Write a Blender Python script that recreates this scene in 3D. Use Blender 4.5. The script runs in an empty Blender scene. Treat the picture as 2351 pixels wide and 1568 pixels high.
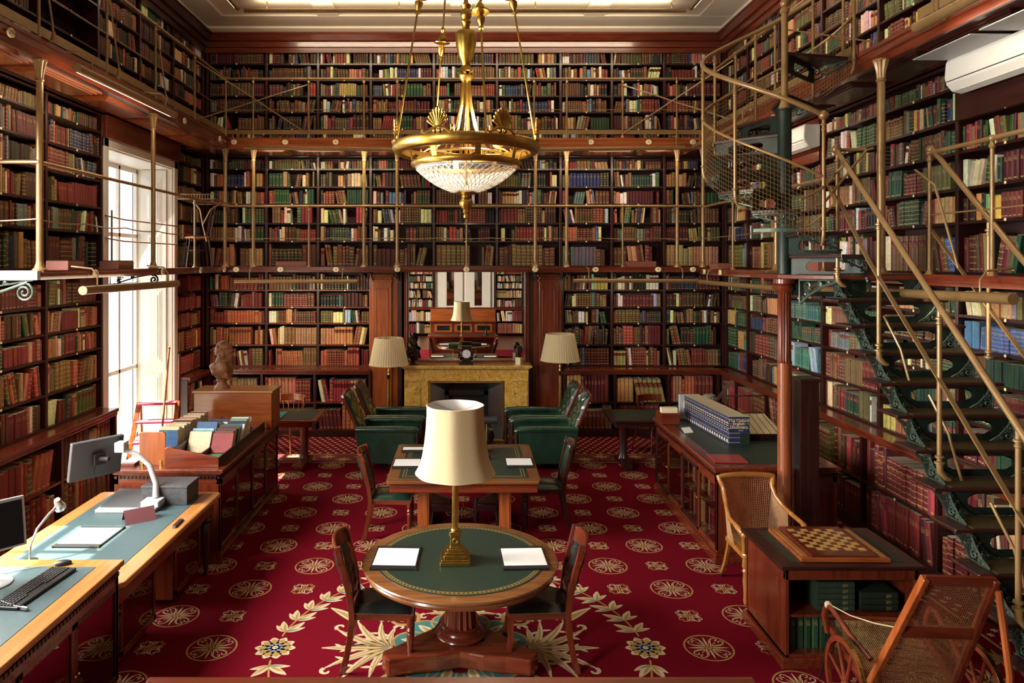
import bpy, math, random
from mathutils import Vector, Matrix
PI=math.pi; R=math.radians
sc=bpy.context.scene; COL=sc.collection
# ---------------- camera, world, sun, window light, exposure ----------------
EYE=2.95; FPX=1650.0; CX,CY=1066.0,602.0
cd=bpy.data.cameras.new('camera'); cam=bpy.data.objects.new('camera',cd); COL.objects.link(cam)
cam.location=(0,0,EYE); cam.rotation_euler=(R(90),0,0)
cd.sensor_width=36; cd.lens=36*FPX/2351; cd.shift_x=(2351/2-CX)/2351; cd.shift_y=-(1568/2-CY)/2351
cd.clip_start=0.05; cd.clip_end=200
sc.camera=cam
w=bpy.data.worlds.new('World'); sc.world=w; w.use_nodes=True
bg=w.node_tree.nodes['Background']; bg.inputs[0].default_value=(0.86,0.93,1,1); bg.inputs[1].default_value=2.0
def sun(rot,e,col,ang):
    l=bpy.data.lights.new('sun','SUN'); l.energy=e; l.color=col; l.angle=R(ang)
    o=bpy.data.objects.new('sun',l); COL.objects.link(o)
    d=Vector(rot).normalized(); o.rotation_euler=d.to_track_quat('-Z','Y').to_euler(); return o
sun((1.0,-0.02,-1.42),40,(1,0.93,0.82),0.6)
def area(name,loc,tgt,sx,sy,e,col,spread=180):
    l=bpy.data.lights.new(name,'AREA'); l.shape='RECTANGLE'; l.size=sx; l.size_y=sy; l.energy=e; l.color=col; l.spread=R(spread)
    o=bpy.data.objects.new(name,l); COL.objects.link(o); o.location=loc
    d=(Vector(tgt)-Vector(loc)).normalized(); o.rotation_euler=d.to_track_quat('-Z','Z' if abs(d.z)<.9 else 'Y').to_euler(); return o
DAY=(1,0.95,0.88); WARM=(1,0.80,0.55)
# daylight standing just outside each window of the left wall
WINS=[(9.05,11.15),(4.0,6.1),(-1.2,0.9)]
for i,(a,b) in enumerate(WINS):
    area('daylight',(-5.35,(a+b)/2,2.5),(-2.6,(a+b)/2,0.6),4.0,b-a-0.1,[55,860,950][i],DAY,150)
sc.view_settings.view_transform='Standard'; sc.view_settings.look='None'
sc.view_settings.exposure=0.18; sc.view_settings.gamma=1.0; sc.view_settings.use_curve_mapping=False
sc.cycles.use_denoising=True; sc.cycles.max_bounces=7; sc.cycles.diffuse_bounces=4; sc.cycles.glossy_bounces=4
sc.cycles.transmission_bounces=6; sc.cycles.transparent_max_bounces=12; sc.cycles.sample_clamp_indirect=4.0
sc.cycles.caustics_reflective=False; sc.cycles.caustics_refractive=False
# ---------------- materials ----------------
def mat(name,col,rough=0.5,metal=0.0,spec=0.5,noise=None,bump=0.0,coat=0.0,trans=0.0,alpha=1.0,emis=None,es=0.0,sheen=0.0):
    m=bpy.data.materials.new(name); m.use_nodes=True; nt=m.node_tree; b=nt.nodes['Principled BSDF']
    b.inputs['Base Color'].default_value=(*col,1); b.inputs['Roughness'].default_value=rough; b.inputs['Metallic'].default_value=metal
    b.inputs['Specular IOR Level'].default_value=spec; b.inputs['Coat Weight'].default_value=coat; b.inputs['Coat Roughness'].default_value=0.12
    b.inputs['Transmission Weight'].default_value=trans; b.inputs['Alpha'].default_value=alpha
    if sheen: b.inputs['Sheen Weight'].default_value=sheen
    if emis: b.inputs['Emission Color'].default_value=(*emis,1); b.inputs['Emission Strength'].default_value=es
    if noise:
        # noise=(scale vector, second colour, scale, detail)
        sv,c2,s,dt=noise
        tc=nt.nodes.new('ShaderNodeTexCoord'); mp=nt.nodes.new('ShaderNodeMapping'); mp.inputs['Scale'].default_value=sv
        nz=nt.nodes.new('ShaderNodeTexNoise'); nz.inputs['Scale'].default_value=s; nz.inputs['Detail'].default_value=dt; nz.inputs['Distortion'].default_value=0.6
        cr=nt.nodes.new('ShaderNodeValToRGB'); cr.color_ramp.elements[0].position=0.33; cr.color_ramp.elements[1].position=0.68
        cr.color_ramp.elements[0].color=(*col,1); cr.color_ramp.elements[1].color=(*c2,1)
        nt.links.new(tc.outputs['Object'],mp.inputs[0]); nt.links.new(mp.outputs[0],nz.inputs[0]); nt.links.new(nz.outputs[0],cr.inputs[0])
        nt.links.new(cr.outputs[0],b.inputs['Base Color'])
        if bump:
            bp=nt.nodes.new('ShaderNodeBump'); bp.inputs['Strength'].default_value=bump; bp.inputs['Distance'].default_value=0.004
            nt.links.new(nz.outputs[0],bp.inputs['Height']); nt.links.new(bp.outputs[0],b.inputs['Normal'])
    return m
def wood(name,c1,c2,ax='z',rough=0.3,coat=0.25):
    sv={'x':(1.2,14,14),'y':(14,1.2,14),'z':(14,14,1.2)}[ax]
    return mat(name,c1,rough,noise=(sv,c2,1.6,5.0),coat=coat)
M={}
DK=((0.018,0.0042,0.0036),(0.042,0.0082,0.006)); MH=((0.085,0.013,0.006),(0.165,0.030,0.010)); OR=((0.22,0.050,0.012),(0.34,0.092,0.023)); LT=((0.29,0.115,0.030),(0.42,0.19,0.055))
for ax in 'xyz':
    M['dk'+ax]=wood('mahogany dark '+ax,*DK,ax,0.35,0.12); M['mh'+ax]=wood('mahogany '+ax,*MH,ax,0.25,0.4)
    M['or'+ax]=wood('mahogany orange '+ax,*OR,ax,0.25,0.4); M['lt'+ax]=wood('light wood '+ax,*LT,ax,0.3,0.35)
for ax in 'xyz': M['wn'+ax]=wood('walnut brown '+ax,(0.125,0.045,0.014),(0.215,0.085,0.027),ax,0.25,0.5)
M['colz']=wood('red column wood',(0.17,0.040,0.012),(0.26,0.07,0.020),'z',0.2,0.6)
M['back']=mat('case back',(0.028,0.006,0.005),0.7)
M['paint']=mat('bronze paint',(0.25,0.145,0.055),0.33,0.30,coat=0.2,noise=((1,1,1),(0.30,0.185,0.075),9,2))
M['brass']=mat('brass',(0.62,0.42,0.12),0.27,1.0,noise=((1,1,1),(0.50,0.32,0.08),12,3))
M['gilt']=mat('gilded bronze',(0.55,0.36,0.085),0.33,1.0,noise=((1,1,1),(0.42,0.25,0.05),25,3))
M['iron']=mat('dark green iron',(0.007,0.015,0.010),0.45,0.1,spec=0.35,coat=0.05,noise=((1,1,1),(0.014,0.028,0.021),14,3))
M['verd']=mat('green cast iron',(0.085,0.115,0.09),0.35,0.5,noise=((1,1,1),(0.045,0.07,0.052),30,3))
for ax in 'xyz': M['bee'+ax]=wood('golden beech '+ax,(0.24,0.085,0.018),(0.36,0.15,0.035),ax,0.25,0.5)
M['black']=mat('black iron',(0.012,0.011,0.010),0.4,0.3)
M['lgreen']=mat('green leather',(0.007,0.028,0.017),0.27,coat=0.35,noise=((1,1,1),(0.012,0.042,0.025),7,4),bump=0.15)
M['lblack']=mat('black leather',(0.008,0.010,0.009),0.26,coat=0.4,noise=((1,1,1),(0.016,0.020,0.017),7,4),bump=0.15)
M['tleather']=mat('table leather green',(0.011,0.024,0.016),0.42,noise=((1,1,1),(0.016,0.033,0.022),60,3),bump=0.1)
M['bleather']=mat('desk leather blue green',(0.035,0.066,0.074),0.45,noise=((1,1,1),(0.050,0.086,0.094),50,4),bump=0.1)
M['gold']=mat('gold tooling',(0.50,0.33,0.09),0.4,0.6)
M['paper']=mat('paper',(0.83,0.82,0.80),0.7); M['cream']=mat('cream',(0.74,0.64,0.42),0.6)
M['plaque']=mat('ivory plaque',(0.80,0.69,0.40),0.35); M['ink']=mat('ink',(0.02,0.018,0.015),0.6)
M['white']=mat('white paint',(0.74,0.70,0.61),0.4,noise=((1,1,1),(0.70,0.66,0.57),3,2)); M['acw']=mat('white plastic',(0.80,0.79,0.74),0.35)
M['ceil']=mat('ceiling plaster',(0.76,0.70,0.58),0.75,noise=((1,1,1),(0.72,0.66,0.54),2,3)); M['grey']=mat('grey panel',(0.40,0.41,0.42),0.5)
M['steel']=mat('brushed steel',(0.6,0.61,0.62),0.25,1.0); M['plast']=mat('dark grey plastic',(0.055,0.058,0.065),0.45); M['silver']=mat('silver plastic',(0.48,0.49,0.50),0.35,0.3)
M['blk']=mat('black plastic',(0.014,0.014,0.015),0.4); M['screen']=mat('dark screen',(0.01,0.011,0.012),0.12)
M['stone']=mat('black card box',(0.035,0.036,0.04),0.55,noise=((1,1,1),(0.07,0.072,0.08),40,4)); M['maroon']=mat('maroon card',(0.11,0.030,0.036),0.5)
M['redc']=mat('red carpet pad',(0.50,0.030,0.075),0.9,sheen=0.3); M['terra']=mat('terracotta',(0.25,0.10,0.042),0.5,noise=((1,1,1),(0.19,0.072,0.03),9,3))
M['bronze']=mat('dark bronze',(0.035,0.024,0.016),0.35,0.7); M['hair']=mat('grey stone',(0.19,0.165,0.125),0.8,noise=((3,3,3),(0.10,0.085,0.06),18,4),bump=0.6)
M['cane']=mat('cane',(0.24,0.115,0.038),0.45,noise=((1,1,1),(0.32,0.17,0.06),30,3)); M['caned']=mat('dark cane',(0.20,0.075,0.032),0.45)
M['rope']=mat('rope',(0.42,0.33,0.22),0.9); M['redrope']=mat('red rope',(0.3,0.02,0.02),0.8); M['terr2']=mat('red brown painted box',(0.22,0.07,0.045),0.6)
M['felt']=mat('green felt',(0.07,0.20,0.055),0.9); M['glamp']=mat('green lamp glass',(0.01,0.16,0.04),0.15,coat=0.6)
M['shade']=mat('silk lampshade',(0.74,0.62,0.38),0.8,noise=((1,1,1),(0.70,0.58,0.34),60,2)); M['shadein']=mat('shade lining',(0.78,0.76,0.74),0.8)
def translucent(m,col,f):
    nt=m.node_tree; b=nt.nodes['Principled BSDF']; o=nt.nodes['Material Output']; t=nt.nodes.new('ShaderNodeBsdfTranslucent'); t.inputs[0].default_value=(*col,1); x=nt.nodes.new('ShaderNodeMixShader'); x.inputs[0].default_value=f
    nt.links.new(b.outputs[0],x.inputs[1]); nt.links.new(t.outputs[0],x.inputs[2]); nt.links.new(x.outputs[0],o.inputs[0])
translucent(M['shade'],(0.85,0.74,0.52),0.35)
M['glow']=mat('lamp tube glow',(1,0.9,0.7),0.5,emis=(1,0.80,0.52),es=9)
M['bulb']=mat('warm bulb',(1,0.9,0.7),0.5,emis=(1,0.78,0.5),es=14)
M['tread']=mat('tread matting',(0.040,0.027,0.010),0.9,spec=0.1,noise=((1,1,1),(0.058,0.040,0.016),60,3)); M['page']=mat('book pages',(0.62,0.52,0.36),0.85,noise=((1,1,60),(0.50,0.41,0.27),3,2))
def mixglass(name,tint,fac):
    m=bpy.data.materials.new(name); m.use_nodes=True; nt=m.node_tree; nt.nodes.clear()
    o=nt.nodes.new('ShaderNodeOutputMaterial'); mx=nt.nodes.new('ShaderNodeMixShader'); t=nt.nodes.new('ShaderNodeBsdfTransparent'); g=nt.nodes.new('ShaderNodeBsdfGlossy')
    t.inputs[0].default_value=(*tint,1); g.inputs['Roughness'].default_value=0.015; lw=nt.nodes.new('ShaderNodeLayerWeight'); lw.inputs[0].default_value=0.5; pw=nt.nodes.new('ShaderNodeMath'); pw.operation='POWER'; pw.inputs[1].default_value=2.5; fr=nt.nodes.new('ShaderNodeMath'); fr.operation='MULTIPLY_ADD'; fr.inputs[1].default_value=fac; fr.inputs[2].default_value=0.05
    nt.links.new(lw.outputs['Facing'],pw.inputs[0]); nt.links.new(pw.outputs[0],fr.inputs[0]); nt.links.new(fr.outputs[0],mx.inputs[0]); nt.links.new(t.outputs[0],mx.inputs[1]); nt.links.new(g.outputs[0],mx.inputs[2]); nt.links.new(mx.outputs[0],o.inputs[0]); return m
M['glass']=mixglass('old window glass',(0.97,0.97,0.95),0.10); M['cabglass']=mixglass('cabinet glass',(0.80,0.74,0.66),0.75)
M['dimglass']=mat('dim door glass',(0.30,0.27,0.25),0.03,1.0)
M['mirror']=mat('mirror silver',(0.90,0.88,0.84),0.0,1.0)
M['cut']=mat('cut crystal',(0.93,0.91,0.86),0.12,trans=0.0,alpha=0.42,coat=1.0,spec=1.0); M['cutl']=mat('crystal facets',(0.95,0.92,0.86),0.10,spec=1.0,coat=1.0,alpha=0.85)
M['floorw']=wood('floor boards',(0.06,0.025,0.012),(0.10,0.045,0.02),'y')
def marble():
    m=mat('sienna marble',(0.55,0.30,0.055),0.22,coat=0.5); nt=m.node_tree; b=nt.nodes['Principled BSDF']
    tc=nt.nodes.new('ShaderNodeTexCoord'); n1=nt.nodes.new('ShaderNodeTexNoise'); n1.inputs['Scale'].default_value=5; n1.inputs['Detail'].default_value=8; n1.inputs['Distortion'].default_value=1.8
    c1=nt.nodes.new('ShaderNodeValToRGB'); e=c1.color_ramp.elements; e[0].position=0.38; e[0].color=(0.70,0.38,0.06,1); e[1].position=0.75; e[1].color=(0.85,0.58,0.17,1)
    n2=nt.nodes.new('ShaderNodeTexNoise'); n2.inputs['Scale'].default_value=3.2; n2.inputs['Detail'].default_value=9; n2.inputs['Roughness'].default_value=0.65; n2.inputs['Distortion'].default_value=2.5
    c2=nt.nodes.new('ShaderNodeValToRGB'); e=c2.color_ramp.elements; e[0].position=0.485; e[0].color=(0,0,0,1); e[1].position=0.5; e[1].color=(1,1,1,1); k=e.new(0.515); k.color=(0,0,0,1)
    mx=nt.nodes.new('ShaderNodeMixRGB'); mx.inputs[2].default_value=(0.10,0.035,0.02,1)
    nt.links.new(tc.outputs['Object'],n1.inputs[0]); nt.links.new(tc.outputs['Object'],n2.inputs[0]); nt.links.new(n1.outputs[0],c1.inputs[0]); nt.links.new(n2.outputs[0],c2.inputs[0])
    nt.links.new(c2.outputs[0],mx.inputs[0]); nt.links.new(c1.outputs[0],mx.inputs[1]); nt.links.new(mx.outputs[0],b.inputs['Base Color']); return m
M['marble']=marble()
def bookmat():
    m=mat('book cloth and leather',(0.3,0.05,0.03),0.5,spec=0.25); nt=m.node_tree; b=nt.nodes['Principled BSDF']; N=nt.nodes.new; L=nt.links.new
    at=N('ShaderNodeAttribute'); at.attribute_name='Col'
    uv=N('ShaderNodeUVMap'); uv.uv_map='UVMap'; sx=N('ShaderNodeSeparateXYZ'); L(uv.outputs[0],sx.inputs[0])
    st=N('ShaderNodeUVMap'); st.uv_map='style'; ss=N('ShaderNodeSeparateXYZ'); L(st.outputs[0],ss.inputs[0])
    def mth(op,a,bb=None):
        n=N('ShaderNodeMath'); n.operation=op
        for i,v in enumerate((a,bb)):
            if v is None: continue
            if isinstance(v,(int,float)): n.inputs[i].default_value=v
            else: L(v,n.inputs[i])
        return n.outputs[0]
    v=sx.outputs[1]; s=ss.outputs[0]; k=ss.outputs[1]   # v height 0..1 on the spine (above 2 off the spine), s = gilt amount, k = label shade
    f=mth('FRACT',mth('MULTIPLY',v,6.0)); band=mth('LESS_THAN',mth('ABSOLUTE',mth('SUBTRACT',f,0.5)),0.055)
    on=mth('MULTIPLY',band,mth('GREATER_THAN',s,0.72))
    t1=mth('LESS_THAN',mth('ABSOLUTE',mth('SUBTRACT',v,0.74)),0.075)
    g=N('ShaderNodeTexNoise'); g.inputs['Scale'].default_value=1.0; mp=N('ShaderNodeMapping'); mp.inputs['Scale'].default_value=(7,60,1); L(uv.outputs[0],mp.inputs[0]); L(mp.outputs[0],g.inputs[0])
    lett=mth('MULTIPLY',t1,mth('GREATER_THAN',g.outputs[0],0.56))
    lett=mth('MULTIPLY',lett,mth('GREATER_THAN',s,0.2)); u=sx.outputs[0]
    inn=mth('LESS_THAN',mth('ABSOLUTE',mth('SUBTRACT',u,0.5)),0.3); lett=mth('MULTIPLY',lett,inn)
    foot=mth('MULTIPLY',mth('LESS_THAN',mth('ABSOLUTE',mth('SUBTRACT',v,0.09)),0.02),mth('MULTIPLY',inn,mth('GREATER_THAN',s,0.35)))
    gold=mth('MAXIMUM',mth('MAXIMUM',on,lett),foot)
    lab=mth('MULTIPLY',mth('LESS_THAN',mth('ABSOLUTE',mth('SUBTRACT',v,0.76)),0.10),mth('GREATER_THAN',k,0.8))
    mxl=N('ShaderNodeMixRGB'); mxl.inputs[2].default_value=(0.10,0.01,0.012,1); L(lab,mxl.inputs[0]); 
    nz=N('ShaderNodeTexNoise'); nz.inputs['Scale'].default_value=28; nz.inputs['Detail'].default_value=3; tc=N('ShaderNodeTexCoord'); L(tc.outputs['Object'],nz.inputs[0])
    hs=N('ShaderNodeHueSaturation'); L(at.outputs[0],hs.inputs['Color']); hs.inputs['Saturation'].default_value=0.93; vv=mth('ADD',mth('MULTIPLY',nz.outputs[0],0.8),0.50); L(vv,hs.inputs['Value'])
    L(hs.outputs[0],mxl.inputs[1])
    mg=N('ShaderNodeMixRGB'); mg.inputs[2].default_value=(0.62,0.45,0.16,1); L(mth('MULTIPLY',gold,0.6),mg.inputs[0]); L(mxl.outputs[0],mg.inputs[1]); L(mg.outputs[0],b.inputs['Base Color'])
    return m
M['book']=bookmat()
M['crim']=mat('carpet crimson',(0.115,0.0019,0.0080),0.95,spec=0.06,noise=((1,1,1),(0.143,0.0026,0.0105),70,3),bump=0.2)
M['cgold']=mat('carpet gold',(0.36,0.215,0.06),0.95,noise=((1,1,1),(0.31,0.18,0.045),90,3)); M['ccream']=mat('carpet cream',(0.52,0.43,0.27),0.95,noise=((1,1,1),(0.46,0.37,0.22),90,3))
M['cteal']=mat('carpet teal',(0.035,0.15,0.14),0.95); M['cblue']=mat('carpet blue',(0.16,0.19,0.30),0.95); M['cdark']=mat('carpet dark red',(0.12,0.005,0.010),0.95)
# ---------------- geometry helpers ----------------
class MB:
    def __init__(s): s.v=[]; s.f=[]; s.m=[]; s.mi=0; s.X=None
    def add(s,vs,fs):
        n=len(s.v)
        if s.X is not None: vs=[tuple(s.X@Vector(p)) for p in vs]
        s.v+=[tuple(p) for p in vs]; s.f+=[tuple(i+n for i in f) for f in fs]; s.m+=[s.mi]*len(fs); return s
    def box(s,x0,y0,z0,x1,y1,z1):
        x0,x1=min(x0,x1),max(x0,x1); y0,y1=min(y0,y1),max(y0,y1); z0,z1=min(z0,z1),max(z0,z1)
        return s.add([(x0,y0,z0),(x1,y0,z0),(x1,y1,z0),(x0,y1,z0),(x0,y0,z1),(x1,y0,z1),(x1,y1,z1),(x0,y1,z1)],
            [(0,3,2,1),(4,5,6,7),(0,1,5,4),(1,2,6,5),(2,3,7,6),(3,0,4,7)])
    def cbox(s,c,d): return s.box(c[0]-d[0]/2,c[1]-d[1]/2,c[2]-d[2]/2,c[0]+d[0]/2,c[1]+d[1]/2,c[2]+d[2]/2)
    def prism(s,pts,h0,h1,axis='z'):
        # pts 2-D outline; extruded along axis
        n=len(pts)
        def P(p,h): return {'z':(p[0],p[1],h),'y':(p[0],h,p[1]),'x':(h,p[0],p[1])}[axis]
        return s.add([P(p,h0) for p in pts]+[P(p,h1) for p in pts],[tuple(range(n))[::-1],tuple(range(n,2*n))]+[(i,(i+1)%n,n+(i+1)%n,n+i) for i in range(n)])
    def lathe(s,prof,n=20,c=(0,0,0),flute=0,fa=0.0,cap=True,a0=0,a1=2*PI):
        # prof [(r,z)] around z axis at c
        full=abs(a1-a0-2*PI)<1e-6; k=n if full else n+1; vs=[]
        for r,z in prof:
            for i in range(k):
                a=a0+(a1-a0)*i/n; rr=r*(1+fa*(math.cos(flute*a)-1)*0.5) if flute else r
                vs.append((c[0]+rr*math.cos(a),c[1]+rr*math.sin(a),c[2]+z))
        fs=[]
        for j in range(len(prof)-1):
            for i in range(n):
                i2=(i+1)%k if full else i+1
                fs.append((j*k+i,j*k+i2,(j+1)*k+i2,(j+1)*k+i))
        if cap and full:
            fs.append(tuple(range(k))[::-1]); fs.append(tuple((len(prof)-1)*k+i for i in range(k)))
        return s.add(vs,fs)
    def tube(s,pts,r,n=8,closed=False,flat=None,up=(0,0,1)):
        # swept circle; r number or list; flat=(a,b) half sizes for a flat bar
        P=[Vector(p) for p in pts]; m=len(P); rs=r if isinstance(r,(list,tuple)) else [r]*m; vs=[]; prev=None
        for i in range(m):
            a=P[(i-1)%m] if (closed or i>0) else P[i]; b=P[(i+1)%m] if (closed or i<m-1) else P[i]
            t=(b-a); t=t.normalized() if t.length>1e-9 else Vector((0,0,1))
            if prev is None:
                u=Vector(up); 
                if abs(u.dot(t))>0.95: u=Vector((1,0,0))
                nx=(u-t*u.dot(t)).normalized()
            else:
                nx=prev-t*prev.dot(t); nx=nx.normalized() if nx.length>1e-6 else prev
            prev=nx; ny=t.cross(nx)
            if flat:
                for (p,q) in ((1,1),(-1,1),(-1,-1),(1,-1)): vs.append(P[i]+nx*flat[0]*p+ny*flat[1]*q)
            else:
                for k in range(n):
                    A=2*PI*k/n; vs.append(P[i]+(nx*math.cos(A)+ny*math.sin(A))*rs[i])
        if flat: n=4
        fs=[]
        for i in range(m if closed else m-1):
            for k in range(n):
                a=i*n+k; b=i*n+(k+1)%n; c=((i+1)%m)*n+(k+1)%n; d=((i+1)%m)*n+k; fs.append((a,b,c,d))
        if not closed: fs.append(tuple(range(n))[::-1]); fs.append(tuple((m-1)*n+k for k in range(n)))
        return s.add(vs,fs)
    def ball(s,c,r,n=12,sc=(1,1,1)):
        prof=[(max(1e-4,r*math.sin(PI*j/8)),-r*math.cos(PI*j/8)) for j in range(9)]
        k=len(s.v); s.lathe(prof,n,(0,0,0))
        X=s.X
        for i in range(k,len(s.v)):
            p=s.v[i]
            if X is None: s.v[i]=(c[0]+p[0]*sc[0],c[1]+p[1]*sc[1],c[2]+p[2]*sc[2])
        return s
    def obj(s,name,mats,parent=None,loc=(0,0,0),bev=0,smooth=False,angle=40,sub=0):
        me=bpy.data.meshes.new(name); me.from_pydata(s.v,[],s.f)
        ms=mats if isinstance(mats,(list,tuple)) else [mats]
        for q in ms: me.materials.append(M[q] if isinstance(q,str) else q)
        if len(ms)>1:
            me.polygons.foreach_set('material_index',s.m)
        me.validate(); me.update()
        if smooth:
            me.polygons.foreach_set('use_smooth',[True]*len(me.polygons))
            me.set_sharp_from_angle(angle=R(angle))
        o=bpy.data.objects.new(name,me); COL.objects.link(o); o.location=loc
        if parent: o.parent=parent
        if bev: b=o.modifiers.new('bevel','BEVEL'); b.width=bev; b.segments=2; b.limit_method='ANGLE'; b.harden_normals=False
        if sub: q=o.modifiers.new('sub','SUBSURF'); q.levels=sub; q.render_levels=sub
        return o
def box(*a): return MB().box(*a)
def T(name,label,cat,loc=(0,0,0),rz=0,group=None):
    o=bpy.data.objects.new(name,None); COL.objects.link(o); o.location=loc; o.rotation_euler=(0,0,rz); o.empty_display_size=0.1
    o['label']=label; o['category']=cat
    if group: o['group']=group
    return o
def tag(o,label,cat,group=None,kind=None):
    o['label']=label; o['category']=cat
    if group: o['group']=group
    if kind: o['kind']=kind
    return o
def struct(o): o['kind']='structure'; return o
def dup(root,loc,rz,label,group=None):
    r=root.copy(); COL.objects.link(r); r.location=loc; r.rotation_euler=(0,0,rz); r['label']=label
    if group: r['group']=group
    for ch in list(root.children):
        c=ch.copy(); COL.objects.link(c); c.parent=r
        for g in ch.children:
            d=g.copy(); COL.objects.link(d); d.parent=c
    return r
def text(s,size,parent,loc,rot,m,name='lettering',ext=0.0006,ax='CENTER',scx=1):
    c=bpy.data.curves.new(name,'FONT'); c.body=s; c.size=size; c.align_x=ax; c.align_y='CENTER'; c.extrude=ext; c.materials.append(M[m])
    o=bpy.data.objects.new(name,c); COL.objects.link(o); o.location=loc; o.rotation_euler=rot; o.scale=(scx,1,1)
    me=bpy.data.meshes.new_from_object(o); bpy.data.objects.remove(o); bpy.data.curves.remove(c)
    o=bpy.data.objects.new(name,me); COL.objects.link(o); o.location=loc; o.rotation_euler=rot; o.scale=(scx,1,1)
    if parent: o.parent=parent
    return o
def spiral(c,e1,e2,r0,turns,a0,sgn=1,n=18,r1=0.15):
    # flat spiral polyline shrinking from r0 to r0*r1
    c=Vector(c); e1=Vector(e1); e2=Vector(e2); out=[]
    for i in range(n+1):
        t=i/n; a=a0+sgn*2*PI*turns*t; r=r0*(1-(1-r1)*t); out.append(c+e1*(r*math.cos(a))+e2*(r*math.sin(a)))
    return out
def px(x,y,d): return ((x-CX)*d/FPX, d, EYE-(y-CY)*d/FPX)
ORD=['first','second','third','fourth','fifth','sixth','seventh','eighth','ninth','tenth','eleventh','twelfth','thirteenth','fourteenth','fifteenth','sixteenth','seventeenth','eighteenth','nineteenth','twentieth']
def ordn(i): 
    if i<20: return ORD[i]
    return (['','','twenty','thirty','forty','fifty','sixty'][(i+1)//10]+('-'+ORD[(i+1)%10-1] if (i+1)%10 else 'th')).replace('tyth','tieth')
# ---------------- the room shell ----------------
ZC=6.93
struct(box(-5.4,-4.7,-0.12,5.4,13.0,0).obj('floor','floorw'))
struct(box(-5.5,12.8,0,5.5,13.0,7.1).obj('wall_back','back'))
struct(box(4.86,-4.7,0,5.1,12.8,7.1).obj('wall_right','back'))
struct(box(-5.5,-4.9,0,5.5,-4.66,7.1).obj('wall_front','mhz'))
m=MB()
ys=[-4.66]+[q for w_ in sorted(WINS) for q in w_]+[12.8]
for i in range(0,len(ys),2): m.box(-5.15,ys[i],0,-4.86,ys[i+1],7.1)
for a,b in WINS: m.box(-5.15,a,4.42,-4.86,b,7.1); m.box(-5.15,a,0,-4.86,b,0.22)
struct(m.obj('wall_left','back'))
# ceiling: plaster slab with recessed panels
m=MB(); m.box(-5.3,-4.7,ZC+0.03,5.3,12.9,ZC+0.25)
m.box(-5.3,11.62,ZC,5.3,12.9,ZC+0.03)
yb=[11.62,10.35,9.08,7.8,6.5,5.2,3.9,2.6,1.3,0,-1.3,-2.6]
for y in yb[1:]: m.box(-5.3,y-0.22,ZC-0.002,5.3,y+0.22,ZC+0.03)
xs=[-4.9,-2.95,-1.2,0.55,2.3,4.05,4.9]
for x in (-4.35,-2.2,-0.05,2.1,4.25): m.box(x-(0.45 if abs(x)>4 else 0.17),-4.7,ZC,x+(0.45 if abs(x)>4 else 0.17),11.62,ZC+0.03)
struct(m.obj('ceiling','ceil',bev=0.012))
m=MB(); m.prism([(12.8,ZC),(12.12,ZC),(12.12,ZC-0.035),(12.22,ZC-0.06),(12.8,ZC-0.06)],-4.8,4.8,'x')
m.prism([(-4.86,ZC),(-4.33,ZC),(-4.33,ZC-0.035),(-4.40,ZC-0.06),(-4.86,ZC-0.06)],-4.6,12.8,'y'); m.prism([(4.86,ZC),(4.33,ZC),(4.33,ZC-0.035),(4.40,ZC-0.06),(4.86,ZC-0.06)],-4.6,12.8,'y')
struct(m.obj('trim_1','ceil'))
def cornice(u0,u1,mk):
    z=ZC-0.06
    return [(0.0,z-0.30),(-0.05,z-0.30),(-0.06,z-0.22),(-0.10,z-0.215),(-0.11,z-0.13),(-0.16,z-0.12),(-0.21,z-0.03),(-0.23,z-0.03),(-0.23,z),(0.0,z)]
pr=cornice(0,0,0)
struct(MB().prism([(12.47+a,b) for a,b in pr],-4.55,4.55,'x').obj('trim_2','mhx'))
struct(MB().prism([(4.54+a,b) for a,b in pr],-4.6,12.4,'y').obj('trim_3','mhy')); struct(MB().prism([(-4.52-a,b) for a,b in pr],-4.6,12.4,'y').obj('trim_4','dky'))
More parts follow.
